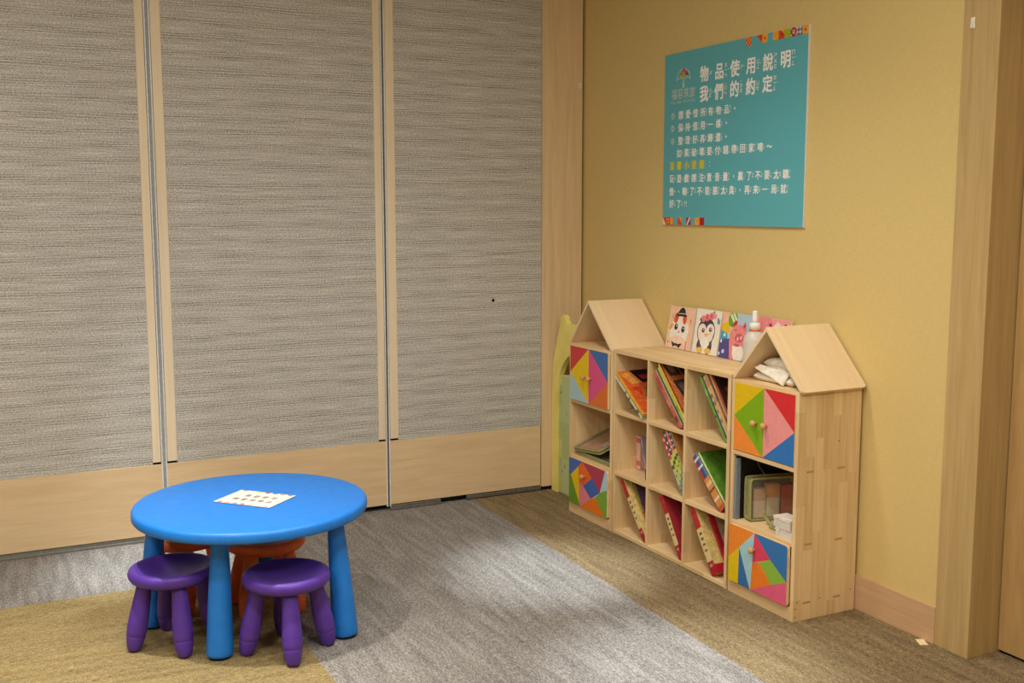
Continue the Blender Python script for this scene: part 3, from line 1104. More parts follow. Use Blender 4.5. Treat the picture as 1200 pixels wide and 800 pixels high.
row(COLS[1], 0.602, -1.374, 46, [
    dict(t=.021, h=.300, d=.21, cover=(190, 84, 70), spine=[(0, 1, (206, 100, 84)), (.1, .3, (196, 70, 66)), (.5, .62, (222, 130, 110)), (.8, .9, (150, 60, 56))], label='salmon red book lying lowest in the top middle cube'),
    dict(t=.010, h=.300, d=.21, cover=(160, 140, 120), spine=[(0, 1, (178, 156, 134))], label='thin grey beige book resting on the salmon red book, top middle cube'),
    dict(t=.008, h=.296, d=.21, cover=(48, 66, 50), spine=[(0, 1, (52, 70, 54)), (.3, .5, (38, 50, 44))], label='thin dark green book in the middle of the top middle cube'),
    dict(t=.013, h=.296, d=.21, cover=(160, 190, 90), spine=[(0, 1, (170, 196, 96)), (.1, .5, (186, 206, 120)), (.7, .8, (130, 160, 60))], label='lime green spined book under the yellow spined one, top middle cube'),
    dict(t=.013, h=.298, d=.21, cover=(60, 40, 34), spine=[(0, 1, (236, 186, 60)), (.2, .6, (232, 176, 52)), (.9, 1, (240, 210, 90))],
         art=[(((.03, 0), (1, 0), (1, 1), (.03, 1)), (190, 104, 56)), (((.06, .02), (.34, .02), (.42, .24), (.12, .25)), (62, 52, 48)), (((.12, .06), (.28, .05), (.33, .16), (.2, .2)), (150, 120, 96)), (((.38, 0), (1, 0), (1, .26), (.46, .25)), (24, 20, 20)),
              (((.12, .34), (.40, .32), (.50, .62), (.20, .64)), (58, 52, 48)), (((.2, .40), (.34, .38), (.38, .52), (.26, .56)), (120, 104, 90)), (((.46, .32), (1, .30), (1, .66), (.58, .68)), (170, 52, 40)), (((.14, .70), (1, .70), (1, 1), (.14, 1)), (140, 150, 172))],
         label='yellow spined comic book with a dark cover, uppermost in the top middle cube')],
    'books in the bookcase', -0.312)
row(COLS[2], 0.602, -1.684, 53, [
    dict(t=.015, h=.305, d=.21, cover=(96, 136, 56), spine=[(0, 1, (116, 158, 70)), (.2, .3, (146, 180, 100)), (.6, .64, (50, 60, 40))], label='green spined book leaning lowest in the top right cube'),
    dict(t=.007, h=.298, d=.21, cover=(60, 56, 52), spine=[(0, 1, (66, 60, 54))], label='thin dark book resting on the green one in the top right cube'),
    dict(t=.015, h=.288, d=.21, cover=(186, 176, 160), spine=[(0, 1, (196, 178, 144)), (.05, .2, (176, 150, 110)), (.3, .36, (120, 116, 116)), (.42, .48, (120, 116, 116)), (.55, .6, (110, 108, 110)), (.7, .76, (140, 136, 136))],
         label='grey speckled book between dark books in the top right cube'),
    dict(t=.014, h=.276, d=.21, cover=(220, 160, 80), spine=[(0, 1, (226, 168, 84)), (.1, .2, (206, 130, 50)), (.4, .5, (200, 140, 70))], label='orange yellow spined book in the top right cube'),
    dict(t=.012, h=.276, d=.21, cover=(70, 70, 60), spine=[(0, 1, (84, 84, 70)), (.5, .8, (120, 112, 96))], label='dark grey spined book under the pink edged one, top right cube'),
    dict(t=.009, h=.270, d=.21, cover=(160, 90, 60), spine=[(0, 1, (216, 140, 100))],
         art=[(((.05, .0), (1, 0), (1, 1), (.05, 1)), (60, 34, 28)), (((.2, .3), (.6, .2), (.7, .6), (.3, .7)), (150, 60, 40)), (((.5, .05), (.9, .05), (.9, .2)), (40, 40, 48))],
         label='pink edged book with a dark brown cover, uppermost in the top right cube')],
    'books in the bookcase', -0.306)
# middle row
book(-0.868, 0.307, 89, 0.160, 0.034, 0.105, -0.200, (236, 180, 168),
     [(0, 1, (240, 192, 180)), (.05, .2, (196, 110, 110)), (.4, .55, (236, 200, 186)), (.75, .9, (206, 130, 124))], 'small pink book standing nearly upright in the left cube of the middle row', None, 'books in the bookcase')
book(-0.952, 0.307, 74, 0.165, 0.012, 0.11, -0.205, (170, 160, 180), [(0, 1, (178, 168, 190)), (.3, .5, (150, 140, 166))], 'slim lilac grey book leaning towards the pink one, left cube of the middle row', None, 'books in the bookcase')
book(-1.072, 0.307, 88, 0.050, 0.040, 0.10, -0.285, (44, 40, 52), [(0, 1, (48, 44, 56))], 'small dark notebook tucked at the front corner of the middle left cube', None, 'books in the bookcase')
cm = lambda c1, c2: [(0, .40, c1), (.05, .09, (236, 226, 214)), (.18, .22, (236, 226, 214)), (.30, .33, (236, 226, 214)), (.40, .5, (206, 204, 110)), (.5, .56, (86, 90, 60)), (.56, .82, c2), (.66, .69, (90, 96, 70)), (.82, 1, (146, 158, 140)), (.9, .93, (70, 90, 80))]
row(COLS[1], 0.306, -1.392, 55, [
    dict(t=.019, h=.285, d=.20, cover=(176, 184, 180), spine=cm((206, 74, 66), (190, 200, 160)), label='red topped comic lying lowest in the central cube'),
    dict(t=.017, h=.283, d=.20, cover=(70, 70, 90), spine=cm((74, 74, 100), (196, 200, 90)), label='navy topped comic second from the bottom of the leaning set, central cube'),
    dict(t=.018, h=.280, d=.20, cover=(200, 160, 120), spine=cm((220, 110, 92), (204, 206, 92)), label='salmon topped comic third in the leaning set of the central cube'),
    dict(t=.017, h=.274, d=.20, cover=(80, 80, 80), spine=cm((84, 84, 90), (170, 186, 80)), label='charcoal topped comic fourth in the leaning set of the central cube'),
    dict(t=.009, h=.264, d=.20, cover=(176, 120, 60), spine=[(0, 1, (178, 140, 90)), (.35, .55, (206, 110, 50))], label='brown spined book uppermost in the central cube')],
    'books in the bookcase', -0.305)
om = lambda c: [(0, .42, c), (.06, .10, (230, 226, 220)), (.2, .24, (230, 226, 220)), (.42, 1, (226, 150, 80)), (.5, .56, (246, 206, 150)), (.62, .66, (130, 76, 40)), (.78, .82, (250, 220, 180)), (.92, 1, (206, 90, 50))]
row(COLS[2], 0.306, -1.672, 43, [
    dict(t=.010, h=.275, d=.22, cover=(190, 60, 60), spine=om((206, 66, 64)), label='red and orange spined comic lowest in the right cube of the middle row'),
    dict(t=.010, h=.275, d=.22, cover=(60, 80, 130), spine=om((56, 84, 144)), label='blue and orange spined comic resting on the red one, right cube of the middle row'),
    dict(t=.010, h=.275, d=.22, cover=(60, 90, 140), spine=om((70, 96, 150)), label='second blue and orange spined comic, just under the green covered one, middle row'),
    dict(t=.010, h=.275, d=.22, cover=(82, 128, 40), spine=om((110, 140, 180)), art=[(((.02, .01), (1, .01), (1, .99), (.02, .99)), (82, 128, 38)), (((.02, .01), (.06, .01), (.06, .99), (.02, .99)), (206, 210, 150))],
         label='comic with a plain green cover and pale blue spine top, middle row')],
    'books in the bookcase', -0.312)
# bottom row: volumes of one red and cream set
vol = [(0, .30, (186, 46, 48)), (.04, .07, (150, 36, 40)), (.30, .80, (228, 204, 140)), (.36, .40, (120, 96, 66)), (.44, .48, (120, 96, 66)), (.53, .56, (120, 96, 66)), (.62, .65, (140, 110, 76)), (.80, 1, (178, 34, 46)), (.84, .88, (206, 150, 140))]
row(COLS[0], 0.020, -1.108, 50, [
    dict(t=.028, h=.322, d=.23, cover=(214, 190, 120), spine=vol, art=[(((0, 0), (1, 0), (1, 1), (0, 1)), (206, 182, 112))], label='thick red and cream volume in the bottom left cube'),
    dict(t=.010, h=.300, d=.19, xf=-.284, cover=(150, 130, 70), spine=[(0, 1, (178, 150, 90))], art=[(((0, 0), (1, 0), (1, 1), (0, 1)), (104, 70, 104)), (((0, .0), (.10, 0), (.05, .6), (0, .6)), (150, 146, 70)), (((.0, .62), (1, .58), (1, .7), (0, .74)), (206, 84, 60))],
         label='book with a purple and olive cover resting on the volume in the bottom left cube')],
    'books in the bookcase', -0.312)
row(COLS[1], 0.020, -1.390, 56.5, [
    dict(t=.030, h=.298, d=.23, cover=(150, 40, 50), spine=vol, label='thick red and cream volume in the bottom middle cube'),
    dict(t=.014, h=.280, d=.19, xf=-.262, cover=(130, 26, 40), spine=[(0, 1, (120, 30, 40))], art=[(((0, 0), (1, 0), (1, 1), (0, 1)), (128, 24, 38)), (((.05, .05), (.4, 0), (.6, .5), (.2, .5)), (70, 40, 44)), (((.1, .52), (1, .4), (1, .75), (.2, .85)), (196, 30, 56))],
         label='dark red book resting on the volume in the bottom middle cube')],
    'books in the bookcase', -0.312)
row(COLS[2], 0.020, -1.626, 55.5, [
    dict(t=.040, h=.300, d=.23, cover=(196, 172, 104), spine=vol, art=[(((0, 0), (1, 0), (1, 1), (0, 1)), (200, 176, 108)), (((0, .86), (1, .86), (1, 1), (0, 1)), (170, 28, 40))], label='thickest red and cream volume, in the bottom right cube'),
    dict(t=.014, h=.286, d=.19, xf=-.262, cover=(170, 32, 44), spine=[(0, 1, (176, 40, 50))], art=[(((.0, .0), (1, 0), (1, 1), (0, 1)), (172, 34, 46)), (((.12, .06), (1, .03), (1, .75), (.12, .8)), (178, 162, 140)), (((.4, .3), (.6, .3), (.6, .42), (.4, .42)), (70, 50, 44)), (((.5, .55), (.8, .5), (.75, .62)), (80, 60, 50))],
         label='red edged book with a beige picture cover in the bottom right cube')],
    'books in the bookcase', -0.312)


# ------------------------------------------------------------------ picture books leaning on the wall above the bookcase
def ell(cx, cy, rx, ry, a=0.0, n=28, t0=0.0, t1=360.0):
    out = []
    for i in range(n):
        th = math.radians(t0 + (t1 - t0) * i / (n if abs(t1 - t0) >= 360 else n - 1))
        x, y = rx * math.cos(th), ry * math.sin(th)
        ca, sa = math.cos(math.radians(a)), math.sin(math.radians(a))
        out.append((cx + x * ca - y * sa, cy + x * sa + y * ca))
    return out


def leaning(y0, y1, h, label, base, shapes, edge=(228, 220, 206), t=0.010, xb=-0.046, lean=0.155, name='picture_book'):
    wd = y0 - y1
    fx = Vector((0, -1, 0))                                   # u, across
    up = Vector((math.sin(lean), 0, math.cos(lean)))          # v
    out = Vector((-math.cos(lean), 0, math.sin(lean)))        # w, towards the room
    M = Matrix(((fx.x, up.x, out.x, xb), (fx.y, up.y, out.y, y0), (fx.z, up.z, out.z, MH + 0.0005), (0, 0, 0, 1)))
    tg = thing(name, label, 'picture book', M=M, group='picture books on the bookcase')
    m = MB()
    m.box(0, wd, 0, h, 0, t, paint(edge, 0.5, 0.3, 0.02), 0.0012)
    m.build('block', tg)
    m = MB()
    m.box(0.0005, wd - 0.0005, 0.0005, h - 0.0005, t - 0.0002, t + 0.0004, paint(base, 0.4, 0.4, 0.02), 0)
    lift = t + 0.0006
    for pts, c in shapes:
        cl = [(min(1, max(0, p[0])), min(1, max(0, p[1]))) for p in pts]
        m.prism([(p[0] * wd, (1 - p[1]) * h) for p in cl], t, lift, paint(c, 0.4, 0.4, 0.03))
        lift += 0.00008
    m.build('cover_picture', tg)
    return tg


BK, WH = (34, 30, 34), (240, 234, 224)
leaning(-0.885, -1.083, 0.200, 'peach picture book with a white animal in a black hat, first from the left tower', (240, 196, 164), [
    (((0, .45), (.5, .4), (.8, .6), (.9, 1), (0, 1)), (240, 206, 180)),
    (ell(.47, .55, .37, .27), WH), (ell(.30, .66, .18, .17), WH), (ell(.64, .66, .18, .17), WH),
    (((.27, .34), (.33, .16), (.66, .16), (.70, .36), (.60, .48), (.36, .48)), WH),
    (ell(.30, .28, .085, .13, 14), (222, 84, 36)), (ell(.63, .28, .075, .13, -10), (222, 84, 36)),
    (ell(.13, .5, .05, .10, 40), (236, 160, 60)),
    (((.30, .19), (.44, .04), (.52, .015), (.60, .06), (.66, .2), (.48, .235)), BK), (((.26, .205), (.7, .19), (.7, .225), (.28, .235)), BK), (((.36, .16), (.64, .15), (.64, .17), (.36, .18)), (200, 196, 190)),
    (ell(.33, .49, .062, .075), BK), (ell(.62, .53, .062, .075), BK), (ell(.345, .465, .018, .02), WH), (ell(.635, .505, .018, .02), WH),
    (ell(.47, .60, .035, .025), (226, 150, 130)), (ell(.46, .80, .30, .11), (244, 214, 190)),
    (((.22, .84), (.42, .90), (.30, .97)), BK), (((.66, .86), (.42, .90), (.54, .98)), BK), (ell(.42, .905, .04, .035), BK),
    (((.80, .80), (.815, .80), (.82, 1), (.80, 1)), (206, 60, 50)), (((.06, .86), (.1, .84), (.1, .9)), (206, 90, 60)), (((.86, .30), (.9, .26), (.9, .38)), (222, 120, 110)), (((.13, .2), (.16, .2), (.17, .3), (.14, .3)), (190, 170, 170)),
])
leaning(-1.096, -1.283, 0.203, 'cream picture book with a penguin wearing pink flowers, second from the left tower', (240, 232, 216), [
    (ell(.47, .50, .35, .31), (70, 66, 76)), (ell(.47, .82, .30, .22), (70, 66, 76)),
    (ell(.31, .50, .165, .17), (244, 226, 214)), (ell(.63, .48, .165, .17), (244, 226, 214)), (ell(.47, .60, .29, .16), (244, 226, 214)), (ell(.47, .82, .20, .20), (244, 238, 226)),
    (((.20, .66), (.38, .86), (.36, .92), (.22, .80)), (82, 78, 88)), (((.76, .66), (.60, .84), (.62, .90), (.74, .80)), (82, 78, 88)),
    (ell(.36, .48, .055, .05), (60, 50, 54)), (ell(.64, .44, .055, .05), (60, 50, 54)), (ell(.372, .466, .018, .018), WH), (ell(.652, .426, .018, .018), WH),
    (((.42, .545), (.58, .535), (.52, .615), (.48, .615)), (232, 190, 60)),
    (ell(.31, .93, .12, .065), (236, 192, 90)), (ell(.63, .92, .12, .065), (236, 192, 90)),
    (ell(.30, .22, .09, .075), (230, 132, 140)), (ell(.45, .18, .10, .085), (236, 120, 130)), (ell(.62, .14, .10, .085), (230, 132, 140)), (ell(.74, .13, .07, .06), (236, 150, 150)), (ell(.45, .18, .03, .03), (200, 60, 80)), (ell(.62, .14, .03, .03), (200, 60, 80)),
    (ell(.22, .25, .05, .03, 40), (90, 100, 110)), (ell(.70, .04, .03, .02), (100, 104, 110)),
    (((.86, .16), (.92, .16), (.93, .29), (.87, .29)), (120, 150, 168)), (((.93, .2), (.96, .2), (.97, .29), (.94, .29)), (120, 150, 168)),
])
leaning(-1.293, -1.512, 0.203, 'picture book of a pink pig on a dark blue dotted ground, behind the white bottle', (176, 200, 214), [
    (((0, 0), (.45, 0), (.30, .45), (0, .5)), (240, 190, 150)), (((0, .28), (.20, .20), (.30, .42), (.1, .52), (0, .5)), (230, 190, 30)),
    (((0, .40), (.20, .45), (.24, .62), (0, .62)), (70, 160, 196)), (((0, .60), (.45, .55), (.75, .75), (.7, 1), (0, 1)), (84, 78, 140)),
    (ell(.33, .14, .14, .17), (110, 160, 50)), (((.22, .05), (.28, .02), (.44, .22), (.40, .26)), (226, 230, 190)), (((.30, 0), (.36, 0), (.47, .14), (.45, .2)), (226, 230, 190)), (ell(.42, .22, .05, .08, 40), (196, 50, 50)),
    (ell(.55, .50, .25, .27), (232, 140, 140)), (((.62, .30), (.74, .14), (.78, .36)), (226, 120, 124)), (((.68, .26), (.74, .18), (.75, .3)), (176, 60, 76)),
    (ell(.60, .52, .13, .10), (206, 90, 104)), (ell(.56, .54, .03, .045), (240, 190, 190)), (ell(.66, .51, .03, .045), (240, 190, 190)), (((.42, .36), (.5, .34), (.5, .355), (.42, .375)), (120, 50, 60)),
    (ell(.58, .86, .22, .20), (240, 232, 220)), (((.30, .60), (.40, .58), (.46, .9), (.52, 1), (.38, 1)), (232, 140, 140)), (ell(.56, .68, .10, .03), (206, 90, 104)),
    (ell(.13, .50, .035, .04), (220, 230, 236)), (ell(.05, .64, .025, .04), (220, 230, 236)), (ell(.15, .86, .04, .045), (206, 210, 236)), (ell(.03, .92, .025, .04), (206, 210, 236)),
])
leaning(-1.520, -1.738, 0.203, 'pink picture book partly hidden behind the peak of the roofed tower on the right', (236, 156, 152), [
    (ell(.26, .30, .30, .34), (234, 142, 144)), (((.38, .14), (.46, .10), (.50, .24)), (150, 40, 60)), (ell(.64, .26, .13, .17), (240, 214, 210)), (((.66, .30), (.86, .08), (.9, .1), (.7, .32)), (150, 50, 70)), (((.60, .06), (.7, .1), (.66, .2)), (226, 216, 220)),
    (((.80, .34), (.86, .22), (.9, .32)), (246, 206, 200)), (((.93, .1), (1, .1), (1, .3), (.95, .3)), (236, 214, 206)), (ell(.3, .5, .1, .08), (206, 90, 104)),
])

# white bottle in front of the pig book
BOT = NT('white_translucent_plastic', 0.35, 0.4)
BOT.b.inputs['Transmission Weight'].default_value = 0.25
BOT.base((232, 226, 214))
CAPW = paint((240, 238, 230), 0.4, 0.4, 0.01)
bt_ = thing('pump_bottle', 'white plastic bottle with a narrow cap and red ring, before the pig picture book', 'bottle', (-0.105, -1.606, MH))
MB().lathe([(0, 0.0), (0.040, 0.0), (0.0445, 0.003), (0.046, 0.010), (0.046, 0.105), (0.045, 0.118), (0.040, 0.132), (0.031, 0.144), (0.023, 0.150), (0.0215, 0.153), (0, 0.153)], BOT.m, 40).build('body', bt_)
MB().lathe([(0, 0.152), (0.0235, 0.152), (0.0240, 0.1535), (0.0240, 0.1565), (0.0235, 0.158), (0, 0.158)], paint((222, 96, 60), 0.5), 32).build('ring', bt_, label='red ring')
MB().lathe([(0, 0.157), (0.0225, 0.157), (0.0225, 0.182), (0.021, 0.184), (0.016, 0.186), (0, 0.186)], CAPW, 32).build('collar', bt_)
MB().lathe([(0, 0.185), (0.0125, 0.185), (0.0120, 0.200), (0.0105, 0.232), (0.0095, 0.236), (0, 0.2375)], CAPW, 24).build('cap', bt_)


# ------------------------------------------------------------------ cloth under the right roof
def fold_mesh(x0, x1, y0, y1, z0, z1, mat, seed, amp=0.006, taper=0.2):
    """a soft folded layer: rounded box, wrinkled"""
    bm = bmesh.new()
    NX, NY = 18, 26
    def pt(i, k, top):
        u = i / NX
        v = k / NY
        x = x0 + (x1 - x0) * u
        y = y0 + (y1 - y0) * v
        e = min(u, 1 - u, v, 1 - v) * 2
        rise = min(1.0, (e / 0.22)) ** 0.5
        z = (z0 + z1) / 2 + (1 if top else -1) * (z1 - z0) / 2 * (0.15 + 0.85 * rise)
        n = mnoise.noise(Vector((x * 28 + seed, y * 22, seed * 3.1))) + 0.5 * mnoise.noise(Vector((x * 70, y * 60 + seed, 2.0)))
        if top:
            z += amp * n * rise
        x += 0.4 * amp * mnoise.noise(Vector((y * 30, seed, 1.0)))
        y += 0.5 * amp * mnoise.noise(Vector((x * 30, seed, 7.0)))
        return (x, y, z)
    T = [[bm.verts.new(pt(i, k, True)) for k in range(NY + 1)] for i in range(NX + 1)]
    Bm = [[bm.verts.new(pt(i, k, False)) for k in range(NY + 1)] for i in range(NX + 1)]
    for i in range(NX):
        for k in range(NY):
            bm.faces.new((T[i][k], T[i + 1][k], T[i + 1][k + 1], T[i][k + 1]))
            bm.faces.new((Bm[i][k], Bm[i][k + 1], Bm[i + 1][k + 1], Bm[i + 1][k]))
    for i in range(NX):
        bm.faces.new((T[i][0], Bm[i][0], Bm[i + 1][0], T[i + 1][0]))
        bm.faces.new((T[i][NY], T[i + 1][NY], Bm[i + 1][NY], Bm[i][NY]))
    for k in range(NY):
        bm.faces.new((T[0][k], T[0][k + 1], Bm[0][k + 1], Bm[0][k]))
        bm.faces.new((T[NX][k], Bm[NX][k], Bm[NX][k + 1], T[NX][k + 1]))
    bmesh.ops.recalc_face_normals(bm, faces=bm.faces)
    m = MB()
    m.merge(bm, mat, None, True)
    return m


LINEN = NT('white_linen', 0.85, 0.15)
lx, ly, lz = LINEN.xyz()
LINEN.base(LINEN.ramp(LINEN.noise(LINEN.vec(lx, ly, lz), 40.0, 3.0), [(0.3, (232, 222, 200)), (0.7, (250, 244, 228))]))
LINEN.bump(LINEN.noise(LINEN.vec(lx, ly, lz), 500.0, 2.0), 0.2, 0.001)
cl = thing('folded_cloth', 'crumpled white cloth bag folded under the roof of the tower with yellow and green doors', 'cloth', (-0.20, -1.93, 0.879))
fold_mesh(-0.075, 0.11, 0.118, -0.115, 0.001, 0.034, LINEN.m, 1.3).build('lower_fold', cl)
fold_mesh(-0.066, 0.10, 0.105, -0.105, 0.029, 0.060, LINEN.m, 4.1).build('middle_fold', cl)
fold_mesh(-0.045, 0.10, 0.092, -0.080, 0.054, 0.088, LINEN.m, 8.6, 0.008).build('upper_fold', cl)
# a flap hanging diagonally over the front
fl = bmesh.new()
rows_ = []
for i in range(13):
    u = i / 12
    r_ = []
    for k in range(9):
        v = k / 8
        y = 0.085 - 0.175 * u + 0.02 * v
        z = 0.066 - 0.052 * v * (0.25 + 0.75 * u) - 0.012 * u
        x = -0.070 - 0.014 * v + 0.003 * math.sin(9 * u + 3 * v)
        r_.append((x, y, z))
    rows_.append(r_)
F = [[fl.verts.new(p) for p in r_] for r_ in rows_]
Bk = [[fl.verts.new((p[0] + 0.004, p[1], p[2] - 0.001)) for p in r_] for r_ in rows_]
for i in range(12):
    for k in range(8):
        fl.faces.new((F[i][k], F[i + 1][k], F[i + 1][k + 1], F[i][k + 1]))
        fl.faces.new((Bk[i][k], Bk[i][k + 1], Bk[i + 1][k + 1], Bk[i + 1][k]))
for i in range(12):
    fl.faces.new((F[i][0], Bk[i][0], Bk[i + 1][0], F[i + 1][0]))
    fl.faces.new((F[i][8], F[i + 1][8], Bk[i + 1][8], Bk[i][8]))
for k in range(8):
    fl.faces.new((F[0][k], F[0][k + 1], Bk[0][k + 1], Bk[0][k]))
    fl.faces.new((F[12][k], Bk[12][k], Bk[12][k + 1], F[12][k + 1]))
bmesh.ops.recalc_face_normals(fl, faces=fl.faces)
m = MB()
m.merge(fl, LINEN.m, None, True)
m.build('flap', cl)

# ------------------------------------------------------------------ clear pouches with olive edging, and the rest of the open tower shelves
OLIVE = NT('olive_binding', 0.7, 0.2)
ox_, oy_, oz_ = OLIVE.xyz()
OLIVE.base(OLIVE.ramp(OLIVE.noise(OLIVE.vec(ox_, oy_, oz_), 120.0, 2.0), [(0.3, (138, 136, 84)), (0.7, (166, 162, 108))]))
CLEAR = NT('clear_vinyl', 0.1, 0.5)
_tr = CLEAR.node('ShaderNodeBsdfTransparent')
_tr.inputs[0].default_value = (0.95, 0.95, 0.92, 1)
_df = CLEAR.node('ShaderNodeBsdfDiffuse')
_df.inputs[0].default_value = (0.75, 0.74, 0.64, 1)
_m1 = CLEAR.node('ShaderNodeMixShader')
_m1.inputs[0].default_value = 0.08
_gl = CLEAR.node('ShaderNodeBsdfGlossy')
_gl.inputs['Roughness'].default_value = 0.12
_mx = CLEAR.node('ShaderNodeMixShader')
_fr = CLEAR.node('ShaderNodeLayerWeight')
_fr.inputs['Blend'].default_value = 0.5
_fac = CLEAR.math('ADD', CLEAR.math('MULTIPLY', CLEAR.math('POWER', _fr.outputs['Facing'], 4.0), 0.5), 0.04)
CLEAR.link(_tr.outputs[0], _m1.inputs[1])
CLEAR.link(_df.outputs[0], _m1.inputs[2])
CLEAR.link(_fac, _mx.inputs[0])
CLEAR.link(_m1.outputs[0], _mx.inputs[1])
CLEAR.link(_gl.outputs[0], _mx.inputs[2])
CLEAR.link(_mx.outputs[0], CLEAR.n['Material Output'].inputs[0])


def pouch(M, w_, h_, d_, label, name='zip_pouch', filler=None):
    """w across (u), h up (v), d deep (w); clear sheets bound in olive tape"""
    t = thing(name, label, 'zip pouch', M=M, group='clear pouches with olive edging')
    m = MB()
    m.box(0.006, w_ - 0.006, 0.006, h_ - 0.006, d_ - 0.001, d_, CLEAR.m, 0)
    m.build('clear_front', t)
    m = MB()
    m.box(0.006, w_ - 0.006, 0.006, h_ - 0.006, 0.0, 0.001, CLEAR.m, 0)
    m.build('clear_back', t)
    for z in (0.0, d_):
        rc = 0.012
        pts = []
        for (cx, cy, a0) in ((w_ - rc, h_ - rc, 0), (rc, h_ - rc, 90), (rc, rc, 180), (w_ - rc, rc, 270)):
            for q in range(5):
                a = math.radians(a0 + q * 22.5)
                pts.append((cx + rc * math.cos(a), cy + rc * math.sin(a), z))
        MB().tube(pts, 0.0052, OLIVE.m, 8, None, True).build('binding', t)
    m = MB()
    for (a, b2, c, e) in ((0, w_, h_ - 0.002, h_), (0, w_, 0, 0.002), (0, 0.002, 0, h_), (w_ - 0.002, w_, 0, h_)):
        m.box(a, b2, c, e, 0.0, d_, OLIVE.m if e - c < h_ or a == 0 else CLEAR.m, 0)
    m.build('gusset', t)
    m = MB()
    m.box(0.02, w_ - 0.02, h_ - 0.0005, h_ + 0.0025, d_ / 2 - 0.004, d_ / 2 + 0.004, paint((104, 104, 72), 0.6), 0.0008)
    m.build('zipper', t)
    return t


# right tower: the pouch stands on its long edge, running back into the shelf, with the games packed in it showing through
zs = 0.3055
pa = math.radians(12)
du_, dw2 = Vector((math.cos(pa), -math.sin(pa), 0)), Vector((-math.sin(pa), -math.cos(pa), 0))
P0 = Vector((-0.285, -1.828, zs + 0.006)) - dw2 * 0.046
Mq = Matrix(((du_.x, 0, dw2.x, P0.x), (du_.y, 0, dw2.y, P0.y), (0, 1, 0, P0.z), (0, 0, 0, 1)))
pch = pouch(Mq, 0.235, 0.168, 0.046, 'clear pouch with olive edging standing upright in the tower with yellow and green doors')
# olive straps down its front end
m = MB()
for w0 in (0.001, 0.033):
    m.box(-0.0045, -0.001, 0.001, 0.170, w0, w0 + 0.012, OLIVE.m, 0.001)
m.box(-0.0045, -0.001, 0.001, 0.016, 0.013, 0.033, OLIVE.m, 0.001)
m.build('strap', pch)


def card_box(loc, sx, sy, sz, c1, c2, label, rz=0.0):
    t = thing('game_box', label, 'box', loc, rz)
    m = MB().box(-sx / 2, sx / 2, -sy / 2, sy / 2, 0, sz * 0.6, paint(c1, 0.5), 0.001)
    m.build('tray', t)
    m = MB().box(-sx / 2 - 0.001, sx / 2 + 0.001, -sy / 2 - 0.001, sy / 2 + 0.001, sz * 0.6, sz, paint(c2, 0.5), 0.001)
    m.build('lid', t)
    return t


def in_pouch(u, c1, c2, su, sv, label):
    t = card_box((0, 0, 0), su, 0.026, sv, c1, c2, label)
    p = P0 + du_ * u + dw2 * 0.023
    t.location = (p.x, p.y, zs + 0.010)
    t.rotation_euler = (0, 0, -pa)


in_pouch(0.045, (232, 208, 180), (216, 168, 140), 0.052, 0.120, 'tan card box seen through the upright clear pouch, nearest its front end')
in_pouch(0.105, (236, 224, 200), (232, 160, 84), 0.056, 0.135, 'orange topped card box in the middle of the upright clear pouch')
in_pouch(0.172, (206, 110, 90), (206, 76, 70), 0.056, 0.128, 'dark red card box at the deep end of the upright clear pouch')
# loop of strap on the shelf in front
lp = thing('strap_loop', 'loose olive strap end curled on the shelf in front of the upright pouch', 'strap', (-0.262, -1.895, zs))
pth = []
for i in range(15):
    a = i / 14
    pth.append((0.010 * math.sin(a * 4), 0.014 - 0.062 * a + 0.008 * math.sin(a * 8), 0.0072 + 0.05 * max(0, 1 - a * 2.0) ** 1.4))
MB().tube(pth, 0.0065, OLIVE.m, 8).build('webbing', lp)
MB().box(-0.016, 0.022, -0.072, -0.036, 0.001, 0.010, OLIVE.m, 0.003).build('end_tab', lp)

# two small white boxes stacked at the side
WBOX = (226, 216, 202)


def white_box(loc, sx, sy, sz, label, rz):
    t = thing('small_box', label, 'box', loc, rz, 'white boxes in the tower')
    MB().box(-sx / 2, sx / 2, -sy / 2, sy / 2, 0, sz - 0.012, paint(shade(WBOX, 0.97), 0.6), 0.001).build('tray', t)
    m = MB().box(-sx / 2 - 0.0012, sx / 2 + 0.0012, -sy / 2 - 0.0012, sy / 2 + 0.0012, sz - 0.0125, sz, paint(WBOX, 0.6), 0.001)
    PKD = paint((206, 130, 130), 0.6)
    m.prism(ell(sy * 0.3, 0.006, 0.003, 0.003), 0, 0.0004, PKD, FRONT(-sx / 2 - 0.0012, sy / 2, sz - 0.0125))
    m.build('lid', t)
    return t


white_box((-0.283, -2.062, zs), 0.062, 0.092, 0.036, 'lower of the two small white boxes stacked on the tower shelf', math.radians(2))
white_box((-0.286, -2.055, zs + 0.0365), 0.064, 0.096, 0.043, 'upper of the two small white boxes stacked on the tower shelf', math.radians(-2))

# grey folder standing against the side
gf = thing('document_folder', 'black folder with a grey spine standing upright beside the standing clear pouch', 'folder', (-0.316, -1.7605, zs))
GREYP = paint((128, 136, 144), 0.35, 0.4)
BLK = NT('black_nylon', 0.5, 0.3)
kx, ky, kz = BLK.xyz()
BLK.base(BLK.ramp(BLK.noise(BLK.vec(kx, ky, kz), 60.0, 3.0), [(0.3, (16, 16, 17)), (0.7, (34, 33, 34))]))
MB().box(0.004, 0.285, -0.0130, -0.0010, 0.001, 0.258, BLK.m, 0.0015).build('cover', gf)
MB().box(0, 0.0045, -0.0145, -0.0005, 0.001, 0.252, GREYP, 0.001).box(0.0045, 0.020, -0.0146, -0.0131, 0.001, 0.252, GREYP, 0.0005).build('spine', gf, label='grey plastic spine')
MB().tube([(0.10 + 0.07 * (i / 12) ** 2, -0.0165, 0.250 - 0.10 * i / 12) for i in range(13)], 0.0028, paint((110, 114, 112), 0.5), 8).build('elastic_cord', gf, label='grey cord')

